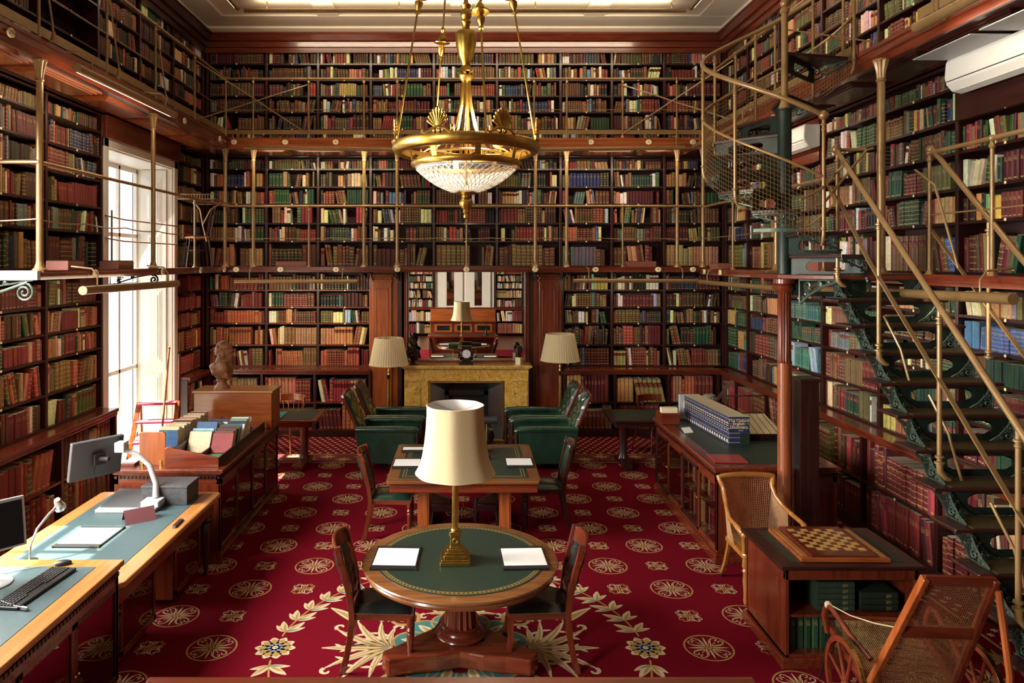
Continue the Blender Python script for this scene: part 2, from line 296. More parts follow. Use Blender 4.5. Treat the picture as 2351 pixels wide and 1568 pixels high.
# windows of the left wall: frame, sashes, panes, shutters, casing
for i,(a,b) in enumerate(WINS):
    z0,z1=0.22,4.42
    m=MB()
    m.box(-5.12,a,z0,-4.52,a+0.035,z1); m.box(-5.12,b-0.035,z0,-4.52,b,z1); m.box(-5.12,a,z1-0.04,-4.52,b,z1); m.box(-5.12,a,z0,-4.5,b,z0+0.05)
    m.box(-4.53,a-0.10,0,-4.485,a+0.02,z1+0.12); m.box(-4.53,b-0.02,0,-4.485,b+0.10,z1+0.12); m.box(-4.53,a-0.10,z1-0.02,-4.485,b+0.10,z1+0.14)
    fr=struct(m.obj('window_%d'%(i+1),'white',bev=0.006))
    m=MB(); c=(a+b)/2
    for y in (a+0.05,a+0.62,c,b-0.62,b-0.05): m.box(-5.10,y-0.028,z0,-5.05,y+0.028,z1)
    for z in (z0+0.08,1.35,2.62,3.35,z1-0.08): m.box(-5.10,a+0.04,z-0.03,-5.05,b-0.04,z+0.03)
    m.obj('window_frame','white',fr,bev=0.004)
    MB().box(-5.085,a+0.04,z0+0.05,-5.079,b-0.04,z1-0.04).obj('pane','glass',fr)
    # folded shutters on the two reveals, each with raised panels
    for y,sg in ((a+0.038,1),(b-0.038,-1)):
        m=MB()
        m.box(-4.98,y,z0+0.06,-4.60,y+sg*0.03,z1-0.05)
        for (p,q) in ((0.40,1.25),(1.42,2.52),(2.72,3.42),(3.55,4.25)):
            m.box(-4.915,y+sg*0.03,p,-4.665,y+sg*0.036,q); m.box(-4.89,y+sg*0.036,p+0.03,-4.69,y+sg*0.044,q-0.03); m.box(-4.86,y+sg*0.044,p+0.07,-4.72,y+sg*0.052,q-0.07)
        m.obj('shutter','white',fr,bev=0.003)
    if i==1: box(-5.04,a+0.04,3.97,-5.03,b-0.04,4.40).obj('sun_blocker','cream',fr)  # unseen strip added to shorten the sun patch on the desk
    if 0:
        m=MB(); y=b-0.03
        m.box(-5.06,9.6,3.33,-5.0,9.68,4.05)
# mahogany surround beside the far window, upper half
struct(box(-4.6,11.16,2.95,-4.50,11.25,4.79).obj('trim_5','ory',bev=0.008))
struct(box(-4.6,8.93,4.50,-4.44,11.25,4.79).obj('trim_6','mhy',bev=0.01))
# baseboards
struct(box(-4.5,12.13,0,-1.6,12.19,0.11).obj('baseboard_back','dkx')); struct(box(1.7,12.13,0,4.5,12.19,0.11).obj('baseboard_back','dkx'))
struct(box(4.30,4.0,0,4.36,12.2,0.11).obj('baseboard_right','dky')); struct(box(-4.36,6.1,0,-4.30,8.95,0.11).obj('baseboard_left','dky'))
# ---------------- bookcases and the books' places ----------------
class Wall:
    def __init__(s,o,rz): s.o=Vector(o); s.rz=rz; s.u=Vector((math.cos(rz),math.sin(rz),0)); s.w=Vector((-math.sin(rz),math.cos(rz),0))
    def p(s,a,b,z): return s.o+s.u*a+s.w*b+Vector((0,0,z))
WB=Wall((0,12.45,0),0); WR=Wall((4.52,12.45,0),-PI/2); WL=Wall((-4.50,0,0),PI/2); WF=Wall((0,-4.3,0),PI)
C=dict(red=(.15,.018,.014),mar=(.085,.010,.015),crim=(.26,.018,.024),brn=(.085,.034,.015),calf=(.17,.080,.030),tan=(.36,.19,.075),rust=(.33,.085,.026),grn=(.018,.055,.026),oliv=(.10,.082,.026),
 teal=(.03,.14,.135),navy=(.018,.026,.075),blue=(.04,.11,.28),crm=(.66,.54,.33),wht=(.78,.74,.66),blk=(.014,.014,.015),gry=(.13,.13,.125),yel=(.60,.40,.05),pink=(.48,.13,.12),sky=(.24,.43,.52),dbrn=(.045,.02,.012),lgrn=(.16,.28,.12),och=(.40,.25,.07),mag=(.25,.02,.10))
CN=dict(red='dark red',mar='maroon',crim='crimson',brn='brown',calf='mid brown leather',tan='tan',rust='rust orange',grn='dark green',oliv='olive',teal='teal',navy='navy blue',blue='bright blue',crm='cream',wht='white',blk='black',gry='grey',yel='yellow',pink='pink',sky='pale blue',dbrn='dark brown',lgrn='light green',och='ochre',mag='purple red')
def pal(s):
    out=[]
    for t in s.split(): k,n=t.split(':'); out+=[k]*int(n)
    return out
MIX=pal('red:14 mar:10 brn:22 dbrn:18 calf:12 grn:12 oliv:14 crm:19 wht:10 blk:12 navy:6 gry:5 teal:2 blue:2 yel:1 pink:2 sky:2 crim:4 rust:3 tan:7 och:3')
DARKMIX=pal('red:9 mar:9 brn:15 dbrn:16 grn:9 oliv:7 crm:3 blk:8 navy:4 gry:4 calf:5 crim:2')
REDDY=pal('rust:14 tan:8 red:10 crim:7 calf:8 crm:2 grn:2 brn:5')
BASE=pal('crim:10 red:12 mar:6 tan:7 crm:5 rust:4 calf:3')
CALF=pal('brn:10 calf:12 dbrn:5')
RGT=pal('grn:18 oliv:20 brn:24 dbrn:12 red:14 mar:10 calf:14 teal:2 crm:15 navy:5 blk:9 och:8 crim:5 wht:7 gry:4 lgrn:2 blue:2 yel:2 pink:2')
RBASE=pal('red:16 mar:16 crim:4 brn:6 crm:3 calf:4 tan:1')
LFT=pal('brn:12 calf:10 dbrn:8 grn:6 oliv:5 crm:7 tan:7 navy:7 red:7 gry:7 blk:3 rust:3')
LLOW=pal('red:9 rust:8 calf:10 tan:9 crim:5 crm:4 brn:8 oliv:5 grn:4')
REAR=pal('crm:10 wht:6 tan:8 red:5 brn:6 grn:3 sky:2 pink:2 och:4')
rnd=random.Random(7)
BOOKS=[]
SINGLES={'crm','pink','sky','blue','yel','teal','wht','lgrn','mag','crim','rust','tan','gry'}
def brow(W,s0,s1,t,z,hmax,P,lab,row,setp=0.25,wm=0.042,hf=(0.70,0.93),gap=0.06,dep=0.2,tight=False):
    s=s0+0.012; n=0; prev=0
    while s<s1-0.02:
        if rnd.random()<gap*0.35: s+=rnd.uniform(0.03,0.12); continue
        if rnd.random()<setp:
            k=rnd.randint(3,9); c=rnd.choice(P); w0=wm*rnd.uniform(.75,1.25); h0=hmax*rnd.uniform(*hf); st=(rnd.random(),rnd.random()); jit=0.004
            if c in SINGLES and len(set(P))>8: k=rnd.choice((1,1,2,3))
        else: k=1; c=rnd.choice(P); w0=wm*rnd.uniform(.5,1.45); h0=hmax*rnd.uniform(*hf); st=(rnd.random(),rnd.random()); jit=0
        lean=0
        if rnd.random()<0.10: lean=rnd.choice((-1,1))*rnd.uniform(0.06,0.24); k=max(k,rnd.randint(2,4))
        cc=[v*rnd.uniform(.9,1.5) for v in C[c]]
        if lean<0: s+=h0*math.sin(-lean)*1.0
        for _ in range(k):
            if k>1 and jit==0: c=rnd.choice(P); cc=[v*rnd.uniform(.9,1.5) for v in C[c]]; w0=wm*rnd.uniform(.5,1.3); st=(rnd.random(),rnd.random())
            w1=w0*rnd.uniform(.88,1.12); h1=h0+rnd.uniform(-1,1)*(jit if jit else 0.012)
            if s+w1+(h1*math.sin(lean) if lean>0 else 0)>s1-0.006: s=s1; break
            BOOKS.append(dict(W=W,s=s,t=t+rnd.uniform(0.0,0.02),z=z,w=w1*0.94,h=min(h1,hmax*.97),d=min(dep,0.14+h1*0.25),lean=lean,c=tuple(min(v*rnd.uniform(.80,1.2),.8) for v in cc),cn=c,st=st,lab=lab,row=row,i=n)); n+=1
            s+=w1/math.cos(lean)
        if lean>0: s+=h1*math.sin(lean)
ROWN=['lowest','second','third','fourth','fifth','sixth']
def bay(W,s0,s1,z0,z1,shelves,off,depth,label,short,P,last=False,plaque=None,wd=('dkz','dkx'),ledge=False,setp=0.25,wm=0.042,rows=None,group=None,cat='bookcase',hf=(0.70,0.93),empty=False,frieze=0,lab_disc=True,dep=0.2,gap=0.06):
    base=W.p(s0,off,z0); t=T('bookcase',label,cat,base,W.rz,group); L=s1-s0; H=z1-z0
    MB().box(-0.022,0,0,0.022,depth,H).obj('upright',wd[0],t,bev=0.004)
    if last: MB().box(L-0.022,0,0,L+0.022,depth,H).obj('upright',wd[0],t,bev=0.004)
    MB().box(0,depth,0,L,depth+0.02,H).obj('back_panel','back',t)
    zs=[z0]+shelves+[z1-frieze]
    for k,z in enumerate(shelves):
        q=z-z0; m=MB(); m.box(0.022,0.008,q-0.026,L-0.022,depth,q); m.tube([(0.022,0.010,q-0.006),(L-0.022,0.010,q-0.006)],0.006,6); m.tube([(0.022,0.010,q-0.020),(L-0.022,0.010,q-0.020)],0.006,6)
        o=m.obj('shelf',wd[1],t)
        if lab_disc:
            d=MB(); d.X=Matrix.Translation((L/2,-0.002,q-0.013))@Matrix.Rotation(PI/2,4,'X'); d.lathe([(0.014,0),(0.014,0.004),(0.010,0.006)],12); d.obj('shelf_label','plaque',o)
    MB().box(0.022,0.0,0.0,L-0.022,depth,0.02).obj('bottom_board',wd[1],t)
    if frieze: MB().box(0.022,0.005,H-frieze,L-0.022,0.05,H).obj('frieze',wd[1],t)
    if ledge:
        m=MB(); m.box(-0.001,-0.035,H-0.005,L+0.001,depth+0.02,H+0.04); m.box(-0.001,-0.018,H-0.05,L+0.001,0.0,H-0.005); m.obj('ledge_top',wd[1].replace('dk','mh'),t,bev=0.006)
    if plaque:
        n_,zz,yy=plaque; d=MB(); d.X=Matrix.Translation((L/2+0.0,yy,zz-z0))@Matrix.Rotation(PI/2,4,'X')@Matrix.Diagonal((1.15,1,1,1)); d.lathe([(0.046,0),(0.046,0.006),(0.036,0.010)],20)
        q=d.obj('number_plaque','plaque',t); text(n_,0.065,q,(L/2,yy-0.0105,zz-z0),(PI/2,0,0),'ink','numeral')
    if not empty:
        for k in range(len(zs)-1):
            if rows and k not in rows: continue
            hm=zs[k+1]-zs[k]-0.03; big=hm>0.36
            Pk=P[k] if isinstance(P,dict) and k in P else (P['d'] if isinstance(P,dict) else P)
            brow(W,s0+0.025,s1-0.025,off+0.022,zs[k]+(0.02 if k==0 else 0.001),hm-(0.02 if k==0 else 0),Pk,short,ROWN[k],setp,wm*(1.45 if big else 1),hf if not big else (0.72,0.95),gap=gap,dep=dep)
    return t
UZ=[5.26,5.557,5.836,6.115,6.395]; MZ=[3.32,3.63,3.964,4.263,4.57]; LZ=[1.524,1.90,2.18,2.475]
BX=[-4.46,-3.433,-2.535,-1.622,-.528,.566,1.668,2.558,3.471,4.50]
NUM=['2','3','4','5','6','7','8','9','10']
for i in range(9):
    P=DARKMIX if i<2 else MIX
    bay(WB,BX[i],BX[i+1],4.95,6.72,UZ,0,0.28,'mahogany bookcase on the upper gallery of the back wall, %s bay from the left'%ORD[i],'upper back wall, %s bay'%ORD[i],P,last=i==8,plaque=(NUM[i],6.745,-0.075),frieze=0.03,setp=0.22,wm=0.048,group='upper gallery bookcases')
    P={0:CALF if 0<i<6 else (pal('brn:8 blk:4 gry:4') if i==6 else pal('tan:5 brn:5 calf:5 red:3')),'d':MIX if i>2 else pal('brn:9 calf:8 grn:7 oliv:6 crm:7 red:7 crim:3 wht:4 blk:4 navy:3 tan:4 rust:2')}
    bay(WB,BX[i],BX[i+1],2.87,4.79,MZ,0,0.28,'mahogany bookcase behind the middle gallery railing, %s bay from the left'%ORD[i],'middle back wall, %s bay'%ORD[i],P,last=i==8,setp=0.25,wm=0.050,frieze=0.02,group='middle gallery bookcases',gap=0.2)
for i in (0,1,2,6,7,8):
    lf=i<3; s1=BX[i+1] if i!=2 else -1.60; s0=BX[i] if i!=6 else 1.70
    bay(WB,s0,s1,1.143,2.80,LZ,0,0.28,'mahogany bookcase on the ground floor %s of the mirror, %s bay from the %s'%('left' if lf else 'right',ORD[i%6 if lf else 8-i],'left' if lf else 'right'),'ground back wall, %s bay'%ORD[i],{0:pal('rust:8 red:6 calf:6 crm:2') if lf else MIX,1:pal('rust:8 calf:6 oliv:3 crm:3 tan:5') if lf else DARKMIX,2:pal('rust:12 red:5 calf:4') if i==0 else MIX,'d':MIX},last=i in(2,8),setp=0.4 if lf else 0.22,wm=0.051,wd=('dkz','mhx') if lf else ('dkz','dkx'),group='ground floor bookcases')
    s0b,s1b=(max(s0,-4.31),s1) if lf else (s0,min(s1,4.31))
    bay(WB,s0b,s1b,0.10,1.10,[0.58],-0.28,0.46,'low bookcase under the ledge %s of the fireplace, %s bay from the %s'%('left' if lf else 'right',ORD[i%6 if lf else 8-i],'left' if lf else 'right'),'low back wall, %s bay'%ORD[i],BASE,last=i in(2,8),ledge=True,setp=0.6,wm=0.042,wd=('dkz','mhx') if lf else ('dkz','dkx'),group='low bookcases',dep=0.3)
RS=[0,0.95,2.10,3.35,4.60,5.85,7.05,8.25]   # from the corner towards the viewer (s = 12.45 - y)
for i in range(7):
    a,b=RS[i],RS[i+1]; o=ORD[i]
    bay(WR,a,b,4.95,6.72,UZ,0,0.28,'upper gallery bookcase on the right wall, %s bay from the far corner'%o,'upper right wall, %s bay'%o,RGT,last=i==6,setp=0.3,plaque=(str(11+i),6.745,-0.075),frieze=0.03,wm=0.050,group='right wall upper bookcases')
    ac=i in (2,5)
    bay(WR,a,b,2.84,4.79,MZ,0,0.28,'middle gallery bookcase on the right wall, %s bay from the far corner'%o,'middle right wall, %s bay'%o,RGT,last=i==6,setp=0.25,wm=0.051,rows=[0,1,2,3] if ac else None,frieze=0.02,group='right wall middle bookcases')
    Pl={'d':RGT}
    if i==2: Pl={3:pal('teal:1'),2:pal('grn:1'),1:pal('sky:3 teal:3 wht:1'),'d':RGT}
    if i==5: Pl={3:pal('blue:1'),2:pal('grn:3 brn:2 och:1'),'d':RGT}
    if i==3: Pl={1:pal('red:3 brn:2 calf:1'),2:pal('gry:3 oliv:2 red:2'),'d':RGT}
    bay(WR,a,b,1.143,2.76,LZ,0,0.28,'ground floor bookcase on the right wall, %s bay from the far corner'%o,'ground right wall, %s bay'%o,Pl,last=i==6,setp=0.5 if i<3 else 0.7,wm=0.050,group='right wall ground floor bookcases')
    a2=max(a,0.14); bay(WR,a2,b,0.10,1.10,[0.58],-0.19,0.36,'low bookcase under the right wall ledge, %s bay from the far corner'%o,'low right wall, %s bay'%o,RBASE,last=i==6,ledge=True,setp=0.28,wm=0.048,hf=(0.7,0.95),group='right wall low bookcases',dep=0.26)
LY=[(6.2,7.75),(7.75,8.94),(11.27,12.43)]; LN=['beside the window, nearer one','beside the window, farther one','between the far window and the corner']
LSH=['left wall, nearest bay','left wall, second bay','left wall, corner bay']
for i,(a,b) in enumerate(LY):
    for (z0,z1,zs,off,dp,nm,P,g) in ((2.87,4.79,MZ,0,0.28,'middle gallery',LFT,'left wall middle bookcases'),(1.143,2.80,LZ,0,0.28,'ground floor',LLOW if i<2 else pal('crim:9 red:5 rust:5 calf:4 yel:1'),'left wall ground floor bookcases'),(0.10,1.10,[0.60],-0.17,0.34,'low',LLOW,'left wall low bookcases')):
        bay(WL,a,min(b,12.18) if z0<1 else b,z0,z1,zs,off,dp,'%s bookcase on the left wall %s'%(nm,LN[i]),('middle ' if z0>2 else 'low ' if z0<1 else 'ground ')+LSH[i],P,last=True if i else False,ledge=z0<1,setp=0.28,wm=0.05 if z0<2 else 0.046,group=g,wd=('dkz','dkx') if z0>1 else ('dkz','mhx'),frieze=0.02 if z0>2 else 0)
UY=[5.1,6.4,7.6,8.85,10.0,11.15,12.43]
for i in range(6):
    bay(WL,UY[i],UY[i+1],4.95,6.72,UZ,0,0.28,'upper gallery bookcase on the left wall, %s bay from the far corner'%ORD[5-i]+(', with empty shelves' if i==2 else ''),'upper left wall, %s bay'%ORD[5-i],pal('red:6 brn:8 dbrn:6 crm:4 grn:4 rust:4 wht:2 blk:4'),last=i==5,plaque=(str(30-i),6.745,-0.075),frieze=0.03,setp=0.25,wm=0.042,empty=i==2,group='left wall upper bookcases')
# the far end of the library behind the viewer, seen in the mirror
for i,(a,b) in enumerate(((-4.4,-3.4),(-3.4,-2.35),(-2.35,-1.25),(1.25,2.3),(2.3,3.35),(3.35,4.4))):
    bay(WF,a,b,1.143,2.95,[1.524,1.90,2.18,2.475],0,0.28,'bookcase behind the viewer seen in the mirror, %s one %s of the white doors'%(ORD[2-i if i<3 else i-3],'left' if a>0 else 'right'),'rear wall',REAR,last=i in(2,5),setp=0.25,wm=0.04,group='rear wall bookcases %s of the doors'%('left' if a>0 else 'right'),lab_disc=False)
    bay(WF,a,b,0.1,1.10,[0.60],-0.17,0.4,'low bookcase behind the viewer seen in the mirror, %s one %s of the doors'%(ORD[2-i if i<3 else i-3],'left' if a>0 else 'right'),'rear wall low',REAR,last=i in(2,5),setp=0.6,wm=0.05,ledge=True,group='rear wall low bookcases %s of the doors'%('left' if a>0 else 'right'),lab_disc=False)
d=struct(box(-1.2,-4.66,0,1.2,-4.5,3.1).obj('door_1','white',bev=0.01))
for x in (-0.56,0.56):
    m=MB(); m.box(x-0.5,-4.5,0.05,x-0.15,-4.44,3.0); m.box(x+0.15,-4.5,0.05,x+0.5,-4.44,3.0); m.box(x-0.15,-4.5,0.05,x+0.15,-4.44,1.2); m.box(x-0.15,-4.5,2.55,x+0.15,-4.44,3.0); m.obj('door_leaf','white',d,bev=0.006)
    box(x-0.15,-4.49,1.2,x+0.15,-4.485,2.62).obj('door_glass','dimglass',d)
# the panels of wall that carry the air conditioners and the grey soffit
struct(box(4.50,5.42,4.24,4.53,6.58,4.79).obj('trim_7','dky')); struct(box(4.50,9.12,4.24,4.53,10.33,4.79).obj('trim_8','mhy'))
# ---------------- galleries ----------------
def fascia(mb,pts_y,z0,z1,axis,a0,a1,sgn):
    h=z1-z0; pr=[(0,z0),(sgn*0.0,z0),(sgn*-0.03,z0),(sgn*-0.035,z0+h*.35),(sgn*-0.055,z0+h*.42),(sgn*-0.055,z0+h*.75),(sgn*-0.075,z0+h*.8),(sgn*-0.075,z1),(0,z1)]
    mb.prism([(pts_y+a,b) for a,b in pr],a0,a1,axis)
def walkway(label,x0,y0,x1,y1,z0,z1,edge,wd,coffer=0,plaques=(),cat='gallery'):
    t=T('gallery_walkway',label,cat,(0,0,0))
    MB().box(x0,y0,z0+0.01,x1,y1,z1).obj('floor_slab',wd[0],t)
    m=MB()
    if edge=='y': fascia(m,y0,z0-0.01,z1+0.004,'x',x0,x1,1)
    if edge=='x+': fascia(m,x1,z0-0.01,z1+0.004,'y',y0,y1,-1)
    if edge=='x-': fascia(m,x0,z0-0.01,z1+0.004,'y',y0,y1,1)
    m.obj('fascia',wd[1],t)
    if coffer:
        m=MB(); n=coffer; 
        for i in range(n):
            if edge=='y': a=x0+0.7+(x1-x0-1.4)*i/n; b=x0+0.7+(x1-x0-1.4)*(i+1)/n; q=(a+0.06,y0+0.1,b-0.06,y1-0.1)
            else: a=y0+(y1-y0)*i/n; b=y0+(y1-y0)*(i+1)/n; q=(x0+0.12,a+0.07,x1-0.12,b-0.07)
            for e,zz in ((0,0.0),(0.035,-0.012),(0.07,-0.02)): m.box(q[0]+e,q[1]+e,z0+zz-0.004,q[2]-e,q[3]-e,z0+0.012)
        m.obj('soffit_panel',wd[2],t)
    for (n_,px_,py_,pz_,rz_) in plaques:
        d=MB(); d.X=Matrix.Translation((px_,py_,pz_))@Matrix.Rotation(rz_,4,'Z')@Matrix.Rotation(PI/2,4,'X')@Matrix.Diagonal((1.2,1,1,1)); d.lathe([(0.040,-0.01),(0.040,0.006),(0.031,0.010)],20)
        q=d.obj('number_plaque','plaque',t); v=Matrix.Rotation(rz_,4,'Z')@Vector((0,-0.0105,0)); text(n_,0.055,q,(px_+v.x,py_+v.y,pz_),(PI/2,0,rz_),'ink','numeral')
    return t
yb=11.65
ub=[(n,(x-CX)*11.55/FPX,yb-0.079,4.885,0) for n,x in (('2',536),('3',654),('4',770),('5',905),('7',1226),('8',1357),('9',1490),('10',1592))]
lb=[(n,(x-CX)*11.55/FPX,yb-0.079,2.833,0) for n,x in (('2',541),('3',643),('4',771),('5',912),('6',1071),('7',1229),('8',1368),('9',1512),('10',1592))]
walkway('upper gallery along the back wall with numbered plaques on its orange brown edge',-4.5,yb,4.52,12.44,4.79,4.95,'y',('mhx','orx','orx'),8,ub)
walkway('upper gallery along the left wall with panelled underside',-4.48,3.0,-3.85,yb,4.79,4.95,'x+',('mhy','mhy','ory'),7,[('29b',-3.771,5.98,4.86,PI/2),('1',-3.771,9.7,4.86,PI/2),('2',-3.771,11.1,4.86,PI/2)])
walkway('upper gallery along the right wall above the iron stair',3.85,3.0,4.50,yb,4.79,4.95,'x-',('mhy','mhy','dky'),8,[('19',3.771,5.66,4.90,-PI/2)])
walkway('middle gallery along the back wall above the mirror, oval numbers on its edge',-4.5,yb,4.52,12.44,2.80,2.87,'y',('mhx','mhx','mhx'),0,lb)
walkway('middle gallery along the left wall crossing the bright window',-4.48,6.45,-3.85,yb,2.80,2.87,'x+',('mhy','mhy','mhy'),0,[(n,-3.771,y,2.835,PI/2) for n,y in (('28',7.35),('29',9.0),('30',10.3),('1',11.3))])
walkway('middle gallery along the far right wall behind the spiral stair',3.85,7.62,4.50,yb,2.76,2.84,'x-',('mhy','mhy','mhy'),0,[('11',3.771,11.3,2.80,-PI/2),('12',3.771,10.6,2.80,-PI/2)])
walkway('middle gallery on the near right wall beside the iron stair',4.06,3.2,4.50,7.62,2.76,2.84,'x-',('mhy','mhy','mhy'))
t=T('soffit_lights','pale grey soffit panels under the upper right gallery above the air conditioner','panel',(0,0,0))
for k in range(4): MB().box(3.98,3.2+k*.82,4.742,4.46,3.92+k*.82,4.752).obj('grey_panel','grey',t,bev=.003)
t=T('gallery_end','pale window-lit end of the middle gallery at the left edge on a scrolled iron bracket','gallery',(0,0,0))
MB().box(-4.86,6.395,2.79,-3.80,6.45,2.875).obj('end_board','grey',t,bev=0.006)  # window light on the gallery end put into the board's pale colour
def scroll_tri(m,P,e1,e2,w,h,r=0.006,k=3):
    # pierced scrollwork filling a triangle: right angle at P, w along e1, h along e2
    P=Vector(P); e1=Vector(e1); e2=Vector(e2)
    m.tube([P+e1*w,P,P+e2*h],r,5); m.tube([P+e1*w+(0,0,0) if False else P+e1*w,P+e1*w*.62+e2*h*.22,P+e1*w*.28+e2*h*.58,P+e2*h],r*1.1,5)
    s=min(w,h)
    for (a,b,rr,a0,sg) in ((.22,.24,.20,0.6,1),(.50,.17,.13,2.4,-1),(.18,.56,.14,4.0,1),(.72,.10,.07,1.0,1),(.10,.80,.07,2.0,-1))[:k+2]:
        c=P+e1*w*a+e2*h*b; m.tube(spiral(c,e1,e2,s*rr,1.4,a0,sg,14,0.12),r,5)
        m.tube([c+e1*s*rr*.9,c+e1*s*rr*1.5+e2*s*rr*.3],r*.9,4)
m=MB(); 
scroll_tri(m,(-4.75,6.42,2.79),(1,0,0),(0,0,-1),0.9,0.26,0.008)
m.tube([(-4.8,6.42,2.50),(-4.4,6.42,2.60),(-4.1,6.42,2.70),(-3.9,6.42,2.77)],0.014,8)
m.tube(spiral((-3.93,6.42,2.68),(1,0,0),(0,0,1),0.085,1.9,1.4,-1,30),0.011,8)
m.obj('scroll_bracket','verd',t,smooth=True)
# ---------------- columns, posts and rails ----------------
def column(x,y,z0,z1,label,r=0.028):
    t=T('iron_column',label,'column',(x,y,z0),0,'bronze painted iron columns'); H=z1-z0
    MB().lathe([(0.062,0),(0.062,0.015),(0.045,0.03),(0.040,0.05),(0.034,0.065),(r,0.09)],20).obj('base','paint',t,smooth=True)
    MB().lathe([(r,0.09),(r,H*.5),(r*.95,H-0.20)],20).obj('shaft','paint',t,smooth=True)
    MB().lathe([(r*.95,H-0.20),(r*1.25,H-0.195),(r*1.25,H-0.18),(r*1.05,H-0.17)],20).lathe([(r*1.1,H-0.17),(r*1.35,H-0.10),(r*1.9,H-0.03),(r*2.2,H-0.012)],20,flute=8,fa=0.25).lathe([(r*2.1,H-0.012),(r*2.1,H)],20).obj('capital','paint',t,smooth=True)
cn=[((517-CX),'where the left gallery meets the back gallery'),((582-CX),'second from the left on the back gallery'),((836-CX),'left of the mirror on the back gallery'),((912-CX),'above the left edge of the mirror'),((1229-CX),'above the right edge of the mirror'),((1301-CX),'right of the mirror on the back gallery'),((1555-CX),'left of the wire mesh stair guard on the back gallery'),((1614-CX),'in the far right corner of the back gallery')]
for q,l in cn: column(q*11.62/FPX,11.62,2.87,4.78,'slender bronze iron column '+l)
column(-3.84,6.50,2.87,4.78,'nearest bronze iron column on the left gallery',0.030)
column(-3.84,8.87,2.87,4.78,'bronze iron column on the left gallery in front of the window')
column(3.77,6.50,2.84,4.78,'tall bronze column rising behind the iron stair handrails at right',0.035)
column(3.85,8.87,2.84,4.78,'bronze iron column on the right gallery behind the wire mesh')
def post(m,x,y,z0,z1,r=0.016):
    m.lathe([(0.038,0),(0.036,0.012),(0.02,0.035),(r,0.05),(r*.95,(z1-z0)*.5),(r*.95,z1-z0-0.08),(r*1.5,z1-z0-0.07),(r*1.5,z1-z0-0.05),(r,z1-z0-0.04),(r,z1-z0)],12,(x,y,z0)); m.ball((x,y,z1),r*1.75,10)
def railing(label,zf,zr,zm,runs,posts,toe=None,sag=0.0,group=None):
    t=T('gallery_railing',label,'railing')
    m=MB()
    for a in runs: m.tube([(p[0],p[1],zr) for p in a],0.019,10)
    m.obj('handrail','paint',t,smooth=True)
    m=MB()
    for a in runs:
        pts=[]
        for (p,q) in zip(a[:-1],a[1:]):
            L=math.dist(p,q); n=max(1,round(L/0.9))
            for i in range(n*6):
                f=i/(n*6); ph=(i%6)/6; pts.append((p[0]+(q[0]-p[0])*f,p[1]+(q[1]-p[1])*f,zm-sag*4*ph*(1-ph)))
        pts.append((a[-1][0],a[-1][1],zm)); m.tube(pts,0.007,6)
    m.obj('mid_rail','paint',t,smooth=True)
    for (x,y) in posts: m=MB(); post(m,x,y,zf,zr); m.obj('post','paint',t,smooth=True)
    if toe:
        m=MB()
        for a in runs:
            for (p,q) in zip(a[:-1],a[1:]): m.tube([(p[0],p[1],zf+toe[0]),(q[0],q[1],zf+toe[0])],0,flat=(toe[1],0.004))
        m.obj('toe_board','paint',t)
    return t
bx=lambda x:(x-CX)*11.62/FPX
railing('bronze railing of the middle gallery along the back wall',2.87,3.855,3.34,[[(-3.85,11.6),(3.85,11.6)]],[(bx(710),11.6),(bx(1071),11.6),(bx(1429),11.6)],sag=0.012)
railing('bronze railing of the middle gallery crossing the left window',2.87,3.855,3.34,[[(-4.8,6.47),(-3.85,6.47),(-3.85,11.58)]],[(-3.85,10.27)],sag=0.02)
railing('bronze railing of the far right middle gallery behind the stair',2.84,3.84,3.33,[[(3.85,11.55),(3.85,7.65)]],[(3.85,10.3),(3.85,7.7)])
t=railing('bronze railing beside the right wall at the head of the iron stair',2.84,3.90,3.36,[[(4.04,6.24),(4.04,3.3)]],[(4.04,6.24),(4.04,5.5),(4.04,4.5)])
railing('bronze railing of the upper gallery along the back wall',4.95,5.91,5.41,[[(-3.85,11.6),(3.85,11.6)]],[(bx(v),11.6) for v in (582,709,836,912,1071,1226,1301,1429,1553)],toe=(0.10,0.035))
t=railing('bronze railing of the upper gallery along the left wall with raking stays',4.95,5.91,5.41,[[(-3.85,3.5),(-3.85,11.6)]],[(-3.85,y) for y in (5.2,6.5,7.74,8.96,10.26,11.6)],toe=(0.10,0.045))
for y in (6.5,7.74,8.96): 
    m=MB(); m.tube([(-3.84,y,5.80),(-3.81,y,5.70),(-3.74,y+0.03,5.1),(-3.73,y+0.03,4.99)],0.010,8); m.lathe([(0.035,0),(0.03,0.01),(0.012,0.09)],12,(-3.73,y+0.03,4.955)); m.obj('stay','paint',t,smooth=True)
railing('bronze railing of the upper gallery along the right wall',4.95,5.91,5.41,[[(3.85,3.5),(3.85,6.1)],[(3.85,7.15),(3.85,11.6)]],[(3.85,y) for y in (4.6,5.9,7.3,8.9,10.2,11.6)],toe=(0.10,0.045))
for s,l in ((-1,'left'),(1,'right')):
    t=T('crossed_tie_bars','crossed bronze tie bars spanning the %s corner of the upper gallery railings'%l,'brace')
    q=-2.53 if s<0 else 2.55
    MB().tube([(s*3.85,10.28,5.84),(q,11.6,5.02)],0.011,8).obj('tie_bar','paint',t,smooth=True); MB().tube([(s*3.85,10.40,5.02),(q,11.56,5.80)],0.011,8).obj('tie_bar','paint',t,smooth=True)
# guard rails at the window plane
t=T('window_guard','two thin guard bars across the left window at gallery height','railing',(0,0,0))
for z in (3.50,3.22): MB().tube([(-4.47,8.95,z+0.03),(-4.40,9.3,z),(-4.40,11.0,z),(-4.47,11.22,z)],0.010,8).obj('bar','paint',t,smooth=True)
MB().tube([(-4.40,8.97,2.88),(-4.40,8.97,3.6)],0.012,8).obj('post','paint',t,smooth=True)
